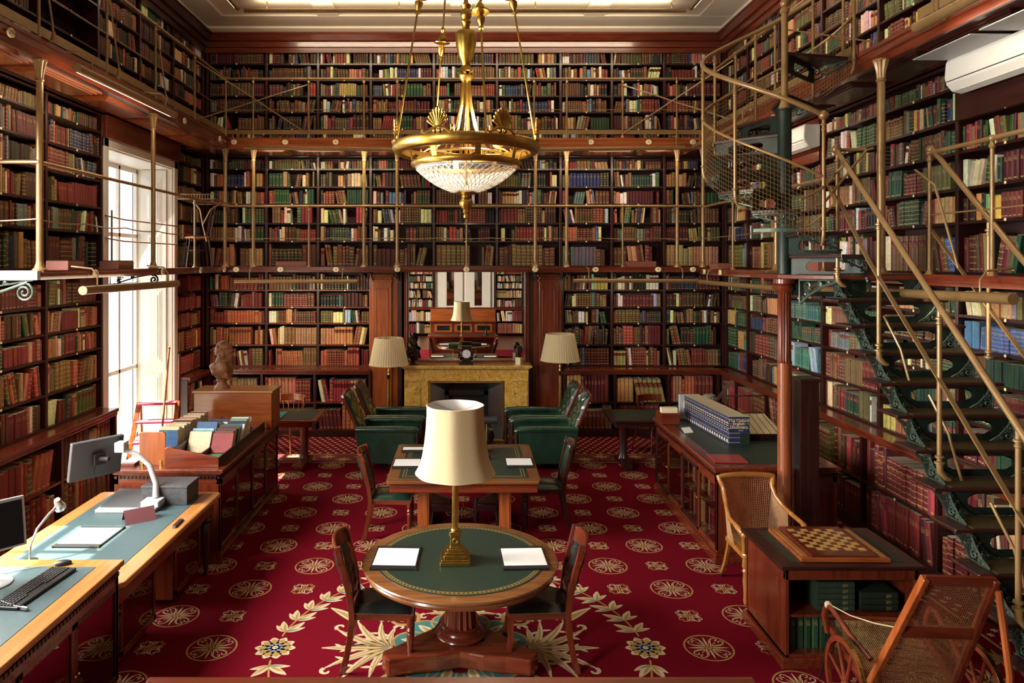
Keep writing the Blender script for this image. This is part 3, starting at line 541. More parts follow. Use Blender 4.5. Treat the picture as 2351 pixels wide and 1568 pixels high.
# cast iron consoles below the middle gallery
def console(x,y,rz,label):
    o=MB(); o.X=Matrix.Translation((x,y,2.80))@Matrix.Rotation(rz,4,'Z')
    scroll_tri(o,(0,0,0),(0,-1,0),(0,0,-1),0.55,0.16,0.008); o.tube(spiral((0,-0.55,-0.07),(0,1,0),(0,0,1),0.06,1.6,1.2,1,20),0.012,6)
    tag(o.obj('gallery_console','black',smooth=True),label,'bracket','iron consoles under the middle gallery')
for x,l in ((-2.53,'left of the picture light'),(-1.55,'at the left pilaster'),(-1.10,'above the left jamb of the mirror'),(1.15,'above the right jamb of the mirror'),(1.66,'at the right pilaster'),(2.9,'above the right end bays')): console(x,12.42 if abs(x)>2 else 12.2,0,'small black iron console under the back gallery '+l)
console(-4.46,9.05,PI/2,'iron scroll console under the left gallery silhouetted against the window')
# ---------------- tube picture lights ----------------
LAMPS=[]
def picture_light(p0,p1,label,out,aim,e,r=0.032,arms=(0.12,0.88),rise=0.22,back=0.25,lit=True,col=WARM,hide=True,up=0):
    p0=Vector(p0); p1=Vector(p1); t=T('picture_light',label,'light',p0); L=p1-p0; d=L.normalized(); out=Vector(out)
    MB().tube([(0,0,0),L],r,14).obj('tube_shade','paint',t,smooth=True)
    m=MB(); m.tube([d*-0.008,d*0.002],r*1.04,14); m.tube([L-d*0.002,L+d*0.008],r*1.04,14); m.obj('end_cap','paint',t,smooth=True)
    a=Vector(aim).normalized(); sl=Vector(aim); sl.z*=(0.1 if hide else 1); sl=sl.normalized()
    if lit: MB().tube([d*0.05+sl*r*0.80,L-d*0.05+sl*r*0.80],0,flat=(r*0.3,r*0.3),up=sl).obj('lit_slot','glow',t)
    for f in arms:
        q=L*f; MB().tube([q+Vector((0,0,r)),q+Vector((0,0,rise*.6)),q-out*0.05+Vector((0,0,rise*.9)),q-out*back+Vector((0,0,rise))],0.009,8).obj('arm','paint',t,smooth=True)
    if lit:
        l=bpy.data.lights.new('tube','AREA'); l.shape='RECTANGLE'; l.size=L.length*.94; l.size_y=0.04; l.energy=e; l.color=col; l.spread=R(150)
        o=bpy.data.objects.new('tube_lamp',l); COL.objects.link(o); o.parent=t
        z=-a; x=d; y=z.cross(x).normalized(); o.matrix_local=Matrix.Translation(L*.5+a*(r+0.012))@Matrix((x,y,z)).transposed().to_4x4()
    if up:
        l=bpy.data.lights.new('tube_up','AREA'); l.shape='RECTANGLE'; l.size=L.length*.94; l.size_y=0.04; l.energy=up; l.color=col; l.spread=R(178)
        o=bpy.data.objects.new('tube_uplight',l); COL.objects.link(o); o.parent=t; z=Vector((0,0,-1)); x=d; y=z.cross(x).normalized(); o.matrix_local=Matrix.Translation(L*.5+Vector((0,0,r+.008)))@Matrix((x,y,z)).transposed().to_4x4()
    return t
picture_light((-3.50,6.6,2.69),(-3.50,8.75,2.69),'brass tube picture light hanging in front of the left window',(1,0,0),(-0.6,0,-1),9,0.040)
picture_light((-3.50,6.5,4.71),(-3.50,8.68,4.73),'brass tube picture light shining under the upper left gallery',(1,0,0),(-0.9,0,-0.5),13,0.040,hide=False)
picture_light((-3.64,11.40,2.645),(-1.70,11.40,2.645),'brass tube picture light left of the mirror',(0,-1,0),(0,0.7,-1),20)
picture_light((1.74,11.40,2.655),(3.70,11.40,2.655),'brass tube picture light right of the mirror',(0,-1,0),(0,0.7,-1),6)
picture_light((-3.47,11.36,4.76),(-1.12,11.36,4.73),'brass tube picture light under the upper back gallery, left of the chandelier',(0,-1,0),(0,0.8,-1),22,arms=(0.05,0.42))
picture_light((1.15,11.36,4.73),(3.47,11.36,4.76),'brass tube picture light under the upper back gallery, right of the chandelier',(0,-1,0),(0,0.8,-1),16,arms=(0.35,0.95))
picture_light((3.58,10.9,2.65),(3.58,8.3,2.65),'brass tube picture light on the far right gallery left of the red column',(-1,0,0),(0.8,0,-1),4)
picture_light((3.86,7.7,2.66),(3.86,5.06,2.69),'brass tube picture light seen through the iron stair risers',(-1,0,0),(0.8,0,-1),5,0.04)
picture_light((3.55,11.1,4.74),(3.55,8.9,4.74),'brass tube picture light under the far upper right gallery corner',(-1,0,0),(0.9,0,-0.8),9)
picture_light((3.60,5.72,4.82),(3.60,3.6,4.82),'brass tube picture light at the top right beside the air conditioner',(-1,0,0),(0.9,0,-0.8),9,0.042)
picture_light((-3.36,11.0,6.80),(3.38,11.0,6.80),'long brass tube light hung under the ceiling across the back wall',(0,-1,0),(0,1,-0.8),46,0.030,arms=(0.05,0.35,0.66,0.97),rise=0.13,back=0.0,up=16)
picture_light((-3.44,10.9,6.80),(-3.44,6.0,6.80),'brass tube light hung under the ceiling along the left side',(1,0,0),(-1,0,-0.75),7,0.030,arms=(0.06,0.5),rise=0.13,back=0.0)
picture_light((3.44,10.9,6.80),(3.44,5.2,6.80),'brass tube light hung under the ceiling along the right side',(-1,0,0),(1,0,-0.75),20,0.030,arms=(0.06,0.5),rise=0.13,back=0.0,up=8)
# ---------------- straight iron staircase ----------------
t=T('iron_staircase','dark cast iron staircase with matted treads descending along the right wall','staircase',(0,0,0))
SX0,SX1=3.25,4.02; ZL=2.84; RISE=0.20; RUN=0.208; Y0=6.30
def plate_hole(m,x0,x1,z0,z1,y,th,hx0,hx1,hz0,hz1,n=10):
    # plate in the xz plane with a stadium shaped hole
    out=[];inn=[]; cz=(hz0+hz1)/2; r=(hz1-hz0)/2
    for i in range(4*n):
        a=2*PI*(i+.5)/(4*n); cx=(hx1-r) if math.cos(a)>0 else (hx0+r); inn.append((cx+r*math.cos(a),cz+r*math.sin(a)))
        X=(x1-x0)/2;Z=(z1-z0)/2; k=min(X/abs(math.cos(a)),Z/abs(math.sin(a))); out.append(((x0+x1)/2+k*math.cos(a),(z0+z1)/2+k*math.sin(a)))
    N=4*n; vs=[(p[0],y,p[1]) for p in out]+[(p[0],y,p[1]) for p in inn]+[(p[0],y+th,p[1]) for p in out]+[(p[0],y+th,p[1]) for p in inn]; fs=[]
    for i in range(N):
        j=(i+1)%N; fs+=[(i,j,N+j,N+i),(2*N+j,2*N+i,3*N+i,3*N+j),(N+i,N+j,3*N+j,3*N+i),(j,i,2*N+i,2*N+j)]
    m.add(vs,fs)
for k in range(1,14):
    y=Y0-RUN*k; z=ZL-RISE*k
    m=MB(); m.box(SX0-0.10,y-0.03,z-0.030,SX1+0.07,y+RUN+0.02,z-0.004); o=m.obj('tread','dkx',t,bev=0.008)
    MB().box(SX0+0.02,y-0.022,z-0.004,SX1-0.02,y+RUN,z+0.002).obj('tread_mat','tread',o)
    m=MB(); plate_hole(m,SX0,SX1,z,z+RISE-0.03,y+RUN+0.01,0.012,SX0+0.15,SX1-0.15,z+0.05,z+0.145); m.obj('riser','iron',t)
    for s,xe in ((1,SX0+0.01),(-1,SX1-0.01)):
        m=MB(); scroll_tri(m,(xe,y+RUN-0.008,z+0.002),(s,0,0),(0,0,1),0.17,0.168,0.0078); scroll_tri(m,(xe,y+RUN,z+0.002),(0,-1,0),(0,0,1),0.18,0.165,0.007)
        if s>0: scroll_tri(m,(xe-0.005,y-0.005,z-0.032),(-1,0,0),(0,0,-1),0.095,0.155,0.007)
        m.tube([(xe,y+RUN,z),(xe,y+RUN,z+RISE-0.03)],0,flat=(0.010,0.014)); m.obj('scroll_bracket','verd',t,smooth=True)
def zr(y,top=3.93): return top-(6.24-y)*RISE/RUN*0.985
m=MB(); m.tube([(SX0-0.02,6.24,3.93),(SX0-0.02,3.55,zr(3.55))],0.022,12); m.ball((SX0-0.02,6.24,3.93),0.040); m.obj('handrail','paint',t,smooth=True)
m=MB(); m.tube([(SX1+0.03,6.22,3.93),(SX1+0.03,3.55,zr(3.55))],0.022,12); m.ball((SX1+0.03,6.24,3.93),0.040); m.obj('handrail','paint',t,smooth=True)
MB().tube([(SX0-0.03,6.30,3.62),(SX0-0.03,5.72,2.96),(SX0-0.03,3.55,0.90)],0,flat=(0.016,0.005),up=(1,0,0)).obj('flat_bar','paint',t)
MB().tube([(SX1+0.04,6.30,3.28),(SX1+0.04,3.55,zr(3.55,3.28))],0,flat=(0.016,0.005),up=(1,0,0)).obj('flat_bar','paint',t)
for yk,xx in ((6.22,SX0-0.02),(5.60,SX0-0.02),(4.885,SX0-0.02),(4.19,SX0-0.02),(5.55,SX1+0.03),(4.80,SX1+0.03)):
    z1=zr(yk)-0.02; z0=z1-1.10; m=MB(); m.tube([(xx,yk,z1),(xx,yk,z0+0.05)],0.0165,12)
    for zz,rr in ((z1-0.06,0.027),(z1-0.09,0.022),(z0+0.10,0.028),(z0+0.06,0.032)): m.lathe([(0.016,-0.012),(rr,-0.006),(rr,0.006),(0.016,0.012)],12,(xx,yk,zz))
    if xx<3.5: m.tube([(xx,yk,z0+0.06),(xx,yk-0.005,z0),(xx+0.03,yk-0.02,z0-0.04),(xx+0.06,yk-0.02,z0-0.05)],[0.022,0.022,0.018,0.012],12)
    m.obj('baluster','paint',t,smooth=True)
for yk in (5.55,5.0,4.4): MB().tube([(SX0+0.06,yk+0.12,zr(yk)-0.75),(SX0+0.12,yk,zr(yk)-1.0),(SX0+0.20,yk-0.05,zr(yk)-1.40)],0.010,8).obj('stay','paint',t,smooth=True)
MB().tube([(SX1-0.12,6.22,3.75),(SX1-0.06,6.05,3.60),(SX1-0.02,5.9,3.1),(SX1,5.85,2.9)],0.010,8).obj('stay','paint',t,smooth=True)
# landing and the red column below it
t=T('stair_landing','small wooden landing with an iron scroll bracket where the two stairs meet','landing',(0,0,0))
MB().prism([(3.24,6.30),(4.06,6.30),(4.06,7.60),(3.02,7.60),(2.96,6.78)],ZL-0.045,ZL-0.005).obj('platform','mhx',t,bev=0.006)
MB().prism([(3.30,6.34),(4.0,6.34),(4.0,7.55),(3.10,7.55),(3.04,6.84)],ZL-0.005,ZL).obj('matting','tread',t)
m=MB(); scroll_tri(m,(3.09,6.62,ZL-0.05),Vector((0.21,-0.46,0)).normalized(),(0,0,-1),0.42,0.22,0.012,3); m.obj('scroll_bracket','verd',t,smooth=True)
NX,NY=3.03,6.80
t=T('red_column','fluted polished red mahogany column carrying the stair landing','column',(NX,NY,0))
MB().box(-0.12,-0.12,0,0.12,0.12,0.14).obj('plinth','dkz',t,bev=0.01)
MB().lathe([(0.11,0.14),(0.11,0.17),(0.075,0.19),(0.064,0.22),(0.064,2.0)],36).obj('shaft','colz',t,smooth=True)
MB().lathe([(0.064,2.0),(0.067,2.01),(0.060,2.02),(0.058,2.66),(0.072,2.68)],60,flute=15,fa=0.12).obj('fluted_shaft','mhz',t,smooth=True)
MB().lathe([(0.064,2.66),(0.085,2.70),(0.09,2.72),(0.075,2.735),(0.10,2.75),(0.10,2.79)],30).obj('capital','mhz',t,smooth=True)
# ---------------- winding stair ----------------
t=T('winding_iron_staircase','winding iron staircase in a wire mesh guard rising to the upper gallery','staircase',(NX,NY,0))
RO=0.72
def za(a): return 3.21+0.193*(-90-a)/30.0
def pc(a,r,z): return (r*math.cos(R(a)),r*math.sin(R(a)),z)
MB().lathe([(0.062,ZL),(0.062,3.3),(0.068,3.31),(0.062,3.33),(0.062,3.9),(0.068,3.91),(0.062,3.93),(0.062,4.38),(0.07,4.385),(0.07,4.40)],18).obj('newel','iron',t,smooth=True)
MB().lathe([(0.055,4.40),(0.05,4.42),(0.035,4.47),(0.030,4.55),(0.030,5.30),(0.042,5.31),(0.042,5.34),(0.03,5.36)],18).ball((0,0,5.40),0.042).obj('newel_top','paint',t,smooth=True)
a=-30
for i in range(11):
    am=-30-30*i-0; z=za(am); 
    if i==10: z=4.945
    pts=[(0.05*math.cos(R(am+16)),0.05*math.sin(R(am+16)))]+[(RO*math.cos(R(am+16-32*k/6)),RO*math.sin(R(am+16-32*k/6))) for k in range(7)]+[(0.05*math.cos(R(am-16)),0.05*math.sin(R(am-16)))]
    MB().prism(pts,z-0.03,z).obj('tread','dkx',t,bev=0.005)
    m=MB(); ar=am+13; m.X=Matrix.Rotation(R(ar),4,'Z'); plate_hole(m,0.06,RO-0.03,z-0.193,z-0.03,-0.005,0.01,0.20,0.56,z-0.15,z-0.065); m.obj('riser','iron',t)
    m=MB(); 
    for k,(da,dz,rr,sg) in enumerate(((11,-0.075,0.045,1),(3,-0.06,0.035,-1),(-5,-0.07,0.04,1),(-12,-0.055,0.028,-1),(6,-0.12,0.028,-1))):
        c=Vector(pc(am+da,RO-0.015,z+dz)); tn=Vector((-math.sin(R(am+da)),math.cos(R(am+da)),0)); m.tube(spiral(c,tn,(0,0,1),rr,1.3,k*1.3,sg,12,0.15),0.0075,5)
    arc=[pc(am+15-30*k/8,RO-0.012,z-0.035) for k in range(9)]; m.tube(arc,0.009,6); arc=[pc(am+15-30*k/8,RO-0.012,z-0.16+0.115*(k/8)) for k in range(9)]; m.tube(arc,0.009,6)
    if i<4: m.lathe([(RO-0.02,-0.19),(RO-0.02,-0.16)],10,(0,0,z),a0=R(am-15),a1=R(am+15),cap=False)
    m.obj('scroll_panel','verd',t,smooth=True)
A0,A1=-90,-350
m=MB(); m.tube([pc(A0+(A1-A0)*k/60,RO+0.02,za(A0+(A1-A0)*k/60)+0.98) for k in range(61)],0.021,12); m.ball(pc(A0,RO+0.02,za(A0)+0.98),0.042); m.obj('handrail','paint',t,smooth=True)
m=MB(); m.tube([pc(A0+(A1-A0)*k/60,RO+0.02,za(A0+(A1-A0)*k/60)+0.46) for k in range(61)],0.013,10); m.obj('mid_rail','paint',t,smooth=True)
for ap in (-90,-147,-190,-232,-272,-315,-350):
    x,y,_=pc(ap,RO+0.02,0); zz=za(ap); m=MB(); m.tube([(x,y,zz+0.97),(x,y,zz-0.02),(x*.985,y*.985,zz-0.08),(x*.95,y*.95,zz-0.12)],[0.015,0.015,0.015,0.010],10)
    for q,rr in ((zz+0.90,0.026),(zz+0.86,0.020),(zz+0.02,0.026)): m.lathe([(0.015,-0.01),(rr,-0.004),(rr,0.004),(0.015,0.01)],10,(x,y,q))
    m.obj('baluster','paint',t,smooth=True)
m=MB(); n=112
for k in range(n):
    aa=A0+(A1-A0)*k/(n-1); x,y,_=pc(aa,RO+0.008,0); zz=za(aa); m.tube([(x,y,zz-0.10),(x,y,zz+0.46)],0.0021,3)
for j in range(14):
    m.tube([pc(A0+(A1-A0)*k/90,RO+0.008,za(A0+(A1-A0)*k/90)-0.10+0.56*j/14) for k in range(91)],0.0021,3)
m.obj('wire_mesh','paint',t)
MB().tube([(0.22,-0.72,3.80),(0.17,-0.60,3.72),(0.05,-0.72,3.62),(-0.12,-0.80,3.52),(-0.24,-0.83,3.47)],0.011,8).obj('stay','paint',t,smooth=True)
MB().tube([(0.52,-0.56,3.94),(0.45,-0.58,3.92),(0.02,-0.70,3.45),(-0.06,-0.70,3.42)],0.011,8).obj('stay','paint',t,smooth=True)
MB().tube([(0.0,-0.74,3.67),(0.10,-0.74,3.45),(-0.08,-0.72,3.28),(-0.14,-0.70,3.25)],0.010,8).obj('stay','paint',t,smooth=True)
MB().tube([(0.03,0,5.15),(0.75,-0.15,4.99)],0.008,8).obj('tie_rod','paint',t,smooth=True)
MB().tube([(0.20,-0.50,3.93),(0.45,-0.56,3.93)],0.016,8).obj('rail_stub','paint',t,smooth=True)
# ---------------- carpet ----------------
def carpet():
    m=MB(); Z1,Z2,Z3=0.0045,0.0055,0.0065
    # slots 0 crimson 1 gold 2 cream 3 teal 4 blue 5 dark red
    m.mi=0; m.box(-4.28,0.3,0,4.28,12.12,0.004)
    def poly(pts,z,mi): m.mi=mi; m.add([(p[0],p[1],z) for p in pts],[tuple(range(len(pts)))])
    def strip(pts,w,z,mi,taper=0.0):
        P=[Vector((p[0],p[1])) for p in pts]; n=len(P); vs=[]
        for i in range(n):
            t=(P[min(i+1,n-1)]-P[max(i-1,0)]); t=t.normalized() if t.length>1e-9 else Vector((1,0)); q=Vector((-t.y,t.x)); ww=w*(1-taper*i/(n-1))/2 if n>1 else w
            vs+= [(P[i].x+q.x*ww,P[i].y+q.y*ww,z),(P[i].x-q.x*ww,P[i].y-q.y*ww,z)]
        m.mi=mi; m.add(vs,[(2*i,2*i+1,2*i+3,2*i+2) for i in range(n-1)])
    def ring(cx,cy,r,w,z,mi,n=30): strip([(cx+r*math.cos(2*PI*k/n),cy+r*math.sin(2*PI*k/n)) for k in range(n+1)],w,z,mi)
    def leaf(cx,cy,a,L,W,z,mi,bend=0.0):
        n=6; up=[];dn=[]
        for i in range(n+1):
            f=i/n; ww=W*math.sin(PI*min(1,f*0.93+0.03))**0.8*(1-0.25*f); x=L*f; y=bend*L*f*f
            up.append((x,y+ww/2)); dn.append((x,y-ww/2))
        pts=up+dn[::-1]; ca,sa=math.cos(a),math.sin(a); poly([(cx+p[0]*ca-p[1]*sa,cy+p[0]*sa+p[1]*ca) for p in pts],z,mi)
    def scroll(cx,cy,a,r,sg,w,z,mi,turns=0.9,L=0):
        pts=[]
        if L: pts=[(cx-L*math.cos(a),cy-L*math.sin(a))]
        for i in range(15):
            f=i/14; b=a-sg*PI/2+sg*2*PI*turns*f; rr=r*(1-0.72*f); pts.append((cx+sg*(-math.sin(a))*r*0+rr*math.cos(b)+r*math.cos(a+sg*PI/2),cy+rr*math.sin(b)+r*math.sin(a+sg*PI/2)))
        strip(pts,w,z,mi,0.5)
    HL=[(.028,0),(.055,.014),(.088,.038),(.118,.047),(.140,.036),(.142,.016),(.124,.007),(.110,.017)]
    def heart(cx,cy,a,s,w,z,mi):
        for sg in (-1,1): strip([(cx+s*(p[0]*math.cos(a)-sg*p[1]*math.sin(a)),cy+s*(p[0]*math.sin(a)+sg*p[1]*math.cos(a))) for p in HL],w,z,mi)
    def medal(cx,cy):
        ring(cx,cy,0.181,0.014,Z1,1)
        for k in range(4):
            a=PI/4+k*PI/2; b=k*PI/2
            heart(cx,cy,a,1.10,0.0090,Z1,2); leaf(cx+.05*math.cos(a),cy+.05*math.sin(a),a,.06,.014,Z2,1)
            leaf(cx+0.02*math.cos(b),cy+0.02*math.sin(b),b,0.135,0.017,Z1,2)
            for sg in (-1,1): leaf(cx+0.03*math.cos(b+sg*.3),cy+0.03*math.sin(b+sg*.3),b+sg*0.30,0.10,0.011,Z1,1)
        ring(cx,cy,0.016,0.016,Z2,1,10)
    def small(cx,cy):
        for k in range(4):
            a=PI/4+k*PI/2; b=k*PI/2
            heart(cx,cy,a,.76,0.0082,Z1,2 if k%2 else 1); leaf(cx,cy,b,0.10,0.020,Z1,1); 
            for sg in (-1,1): leaf(cx+0.05*math.cos(b),cy+0.05*math.sin(b),b+sg*.6,0.05,0.014,Z1,2)
    CXc,CYc=-0.03,5.49; p=0.4745; q=0.494
    for j in range(-8,9):
        for k in range(-8,9):
            x=CXc+k*p; y=6.48+j*q
            if abs(x)>3.45 or y>10.45 or y<1.0: continue
            if math.hypot(x-CXc,y-CYc)<1.72: continue
            if (k+j)%2==0: medal(x,y)
            else: small(x,y)
    # garland ring with flowers
    RG=1.415
    def flower(cx,cy):
        for k in range(10):
            a=2*PI*k/10; leaf(cx+0.02*math.cos(a),cy+0.02*math.sin(a),a,0.135,0.105,Z1+0.0002,2)
        for k in range(10):
            a=2*PI*k/10; leaf(cx+0.02*math.cos(a),cy+0.02*math.sin(a),a,0.108,0.075,Z2,1)
        for k in range(8): a=2*PI*k/8; leaf(cx,cy,a,0.062,0.05,Z2+0.0004,4)
        ring(cx,cy,0.014,0.02,Z3+0.0004,2,10)
    for g in range(4):
        a0=g*PI/2; flower(CXc+RG*math.cos(a0),CYc+RG*math.sin(a0))
        for dr in (1,-1):
            pts=[(CXc+RG*math.cos(a0+dr*t),CYc+RG*math.sin(a0+dr*t)) for t in [0.12+i*0.045 for i in range(15)]]
            strip(pts,0.014,Z1,1)
            for i in range(5):
                t=a0+dr*(0.17+i*0.135); x=CXc+RG*math.cos(t); y=CYc+RG*math.sin(t); tn=t+dr*PI/2
                for sg,LL in ((1,.19),(-1,.17)):
                    an=tn+sg*dr*0.62; leaf(x,y,an,LL,0.07,Z1+0.0003,2,0.12*sg); leaf(x,y,an+sg*.07,LL*.78,0.026,Z2,1,0.12*sg)
                    an=tn+sg*dr*1.15; leaf(x,y,an,LL*.8,0.055,Z1+0.0001,2,0.2*sg); leaf(x,y,an,LL*.55,0.018,Z2,3 if sg>0 else 1,0.2*sg)
    # acanthus palmettes on the axes and the teal scalloped centre
    for g in range(4):
        a0=g*PI/2; ox,oy=CXc+0.52*math.cos(a0),CYc+0.52*math.sin(a0)
        for k,(da,L,W,bd) in enumerate(((0,.54,.085,0),(.24,.52,.085,.30),(-.24,.52,.085,-.30),(.50,.48,.085,.42),(-.50,.48,.085,-.42),(.80,.38,.075,.5),(-.80,.38,.075,-.5),(1.15,.28,.065,.4),(-1.15,.28,.065,-.4))):
            leaf(ox,oy,a0+da,L,W,Z1,2,bd); leaf(ox,oy,a0+da,L*.9,W*.62,Z2,1,bd); leaf(ox,oy,a0+da,L*.82,W*.18,Z3,2,bd)
            e=(ox+L*math.cos(a0+da)-bd*L*math.sin(a0+da),oy+L*math.sin(a0+da)+bd*L*math.cos(a0+da))
            if da: scroll(e[0],e[1],a0+da+bd,0.045,1 if da>0 else -1,0.034,Z1,2,0.7)
            for ff,s2 in ((.45,1),(.7,-1),(.6,1)):
                x=ox+L*ff*math.cos(a0+da)-bd*L*ff*ff*math.sin(a0+da); y=oy+L*ff*math.sin(a0+da)+bd*L*ff*ff*math.cos(a0+da); leaf(x,y,a0+da+s2*.7,.09,.035,Z1+.0002,2)
        for sg in (-1,1):
            a=a0+sg*0.62; scroll(CXc+0.60*math.cos(a),CYc+0.60*math.sin(a),a0,0.085,sg,0.035,Z2,1,1.1,0.1)
            a=a0+sg*0.42; leaf(CXc+0.95*math.cos(a),CYc+0.95*math.sin(a),a0+sg*1.1,0.33,0.10,Z1,2,-.3*sg); leaf(CXc+0.95*math.cos(a),CYc+0.95*math.sin(a),a0+sg*1.1,0.28,0.05,Z2,1,-.3*sg)
    for k in range(12):
        a=2*PI*k/12+PI/12; x,y=CXc+0.40*math.cos(a),CYc+0.40*math.sin(a)
        poly([(x+0.135*math.cos(t*PI/8),y+0.135*math.sin(t*PI/8)) for t in range(16)],Z1-0.0002+k*1e-5,3); ring(x,y,0.135,0.018,Z1+0.0004+k*1e-5,1,20)
        leaf(CXc+0.28*math.cos(a),CYc+0.28*math.sin(a),a,0.20,0.09,Z2+.0002,2); leaf(CXc+0.28*math.cos(a),CYc+0.28*math.sin(a),a,0.16,0.04,Z3,1)
    poly([(CXc+0.34*math.cos(t*PI/12),CYc+0.34*math.sin(t*PI/12)) for t in range(24)],Z2,0)
    # border band along the far side and the right side, small star field beyond
    for (x0,y0,x1,y1) in ((-3.62,10.56,3.62,10.585),(-3.62,11.02,3.62,11.045)): poly([(x0,y0),(x1,y0),(x1,y1),(x0,y1)],Z1,1)
    for s in (-1,1):
        for xx in (3.62,4.08): poly([(s*xx,0.4),(s*(xx+.025),0.4),(s*(xx+.025),11.045),(s*xx,11.045)],Z1,1)
    poly([(-3.60,10.60),(3.60,10.60),(3.60,11.0),(-3.60,11.0)],Z1-0.0002,5)
    def pal_(cx,cy,a):
        for k in range(-3,4): leaf(cx,cy,a+k*0.42,0.17-abs(k)*.012,0.036,Z2,1,k*.12); 
        for k in (-2,0,2): leaf(cx,cy,a+k*0.42,0.10,0.016,Z3,2,k*.12)
        for sg in (-1,1): scroll(cx,cy,a+sg*1.9,0.055,sg,0.02,Z2,1,0.9,0.03)
    for i in range(-14,15):
        x=i*0.258; pal_(x,10.70 if i%2 else 10.92,PI/2 if i%2 else -PI/2)
    for i in range(36):
        y=1.2+i*0.258
        for s in (-1,1): pal_(s*(3.70 if i%2 else 4.0),y,0 if (i%2)==(s>0) else PI)
    def star(x,y,s=.030):
        for k in range(6): leaf(x,y,k*PI/3,s*1.5,s*.75,Z1,2)
    for j in range(10):
        y=11.11+j*0.105
        for i in range(-33,34):
            x=i*0.124+(0.062 if j%2 else 0)
            if abs(x)<4.2: star(x,y,0.022)
    for j in range(70):
        for xx in (4.16,4.24): star(xx,1.2+j*0.14+(0.07 if xx>4.2 else 0),0.022)
    return m
tag(carpet().obj('carpet',['crim','cgold','ccream','cteal','cblue','cdark']),'crimson carpet with gold medallions, a flower garland and a star border','carpet')
# ---------------- round table, lamp, chairs ----------------
RT=(-0.03,5.37)
t=T('round_table','round mahogany table with green leather top and fluted pedestal','table',(RT[0],RT[1],0.0))
MB().lathe([(0.62,0.675),(0.685,0.672),(0.705,0.680),(0.712,0.700),(0.706,0.715),(0.722,0.722),(0.728,0.732),(0.722,0.741),(0.70,0.745),(0.0001,0.745)],72).obj('tabletop','wnx',t,smooth=True,angle=25)
MB().lathe([(0.0001,0.7455),(0.625,0.7455),(0.625,0.7485),(0.0001,0.7485)],72,cap=False).obj('leather_inset','tleather',t)
m=MB()
for k in range(120):
    a=2*PI*k/120; a2=a+0.030
    for r0,r1 in ((0.578,0.5835),(0.603,0.6085)): m.add([(r0*math.cos(a),r0*math.sin(a),0.7492),(r1*math.cos(a),r1*math.sin(a),0.7492),(r1*math.cos(a+2*PI/120),r1*math.sin(a+2*PI/120),0.7492),(r0*math.cos(a+2*PI/120),r0*math.sin(a+2*PI/120),0.7492)],[(0,1,2,3)])
    m.add([(0.586*math.cos(a),0.586*math.sin(a),0.7492),(0.600*math.cos(a+.01),0.600*math.sin(a+.01),0.7492),(0.600*math.cos(a2),0.600*math.sin(a2),0.7492),(0.586*math.cos(a2),0.586*math.sin(a2),0.7492)],[(0,1,2,3)])
m.obj('gilt_border','gold',t)
MB().lathe([(0.16,0.66),(0.15,0.675)],30).lathe([(0.120,0.25),(0.098,0.64),(0.12,0.66)],96,flute=16,fa=0.14).obj('pedestal','mhz',t,smooth=True,angle=60)
MB().lathe([(0.175,0.165),(0.185,0.185),(0.175,0.205),(0.155,0.215),(0.150,0.23),(0.125,0.25)],48).obj('pedestal_ring','mhx',t,smooth=True)
pts=[]
for k in range(3):
    a=-PI/2+PI/3+k*2*PI/3; 
    a=[-PI*0.80,-PI*0.20,PI/2][k] if False else (-PI/2+(k-0.5)*2*PI/3)
tips=[R(-152),R(-28),R(90)]
for k in range(3):
    a=tips[k]; b=tips[(k+1)%3]; 
    if b<a: b+=2*PI
    rt=0.60
    for da in (-0.11,-0.05,0.05,0.11): pts.append((rt*math.cos(a+da)*(1 if abs(da)>.06 else 1.02),rt*math.sin(a+da)*(1 if abs(da)>.06 else 1.02)))
    for f in (0.12,0.25,0.38,0.5,0.62,0.75,0.88):
        r=rt-(rt-0.235)*math.sin(PI*f)**0.8; aa=a+(b-a)*f; pts.append((r*math.cos(aa),r*math.sin(aa)))
MB().prism(pts,0.045,0.165).obj('platform_base','mhx',t,bev=0.014)
for a in tips: MB().lathe([(0.045,0.0),(0.05,0.015),(0.05,0.045)],16,(0.53*math.cos(a),0.53*math.sin(a),0)).obj('foot','dkx',t,smooth=True)
TT=0.749
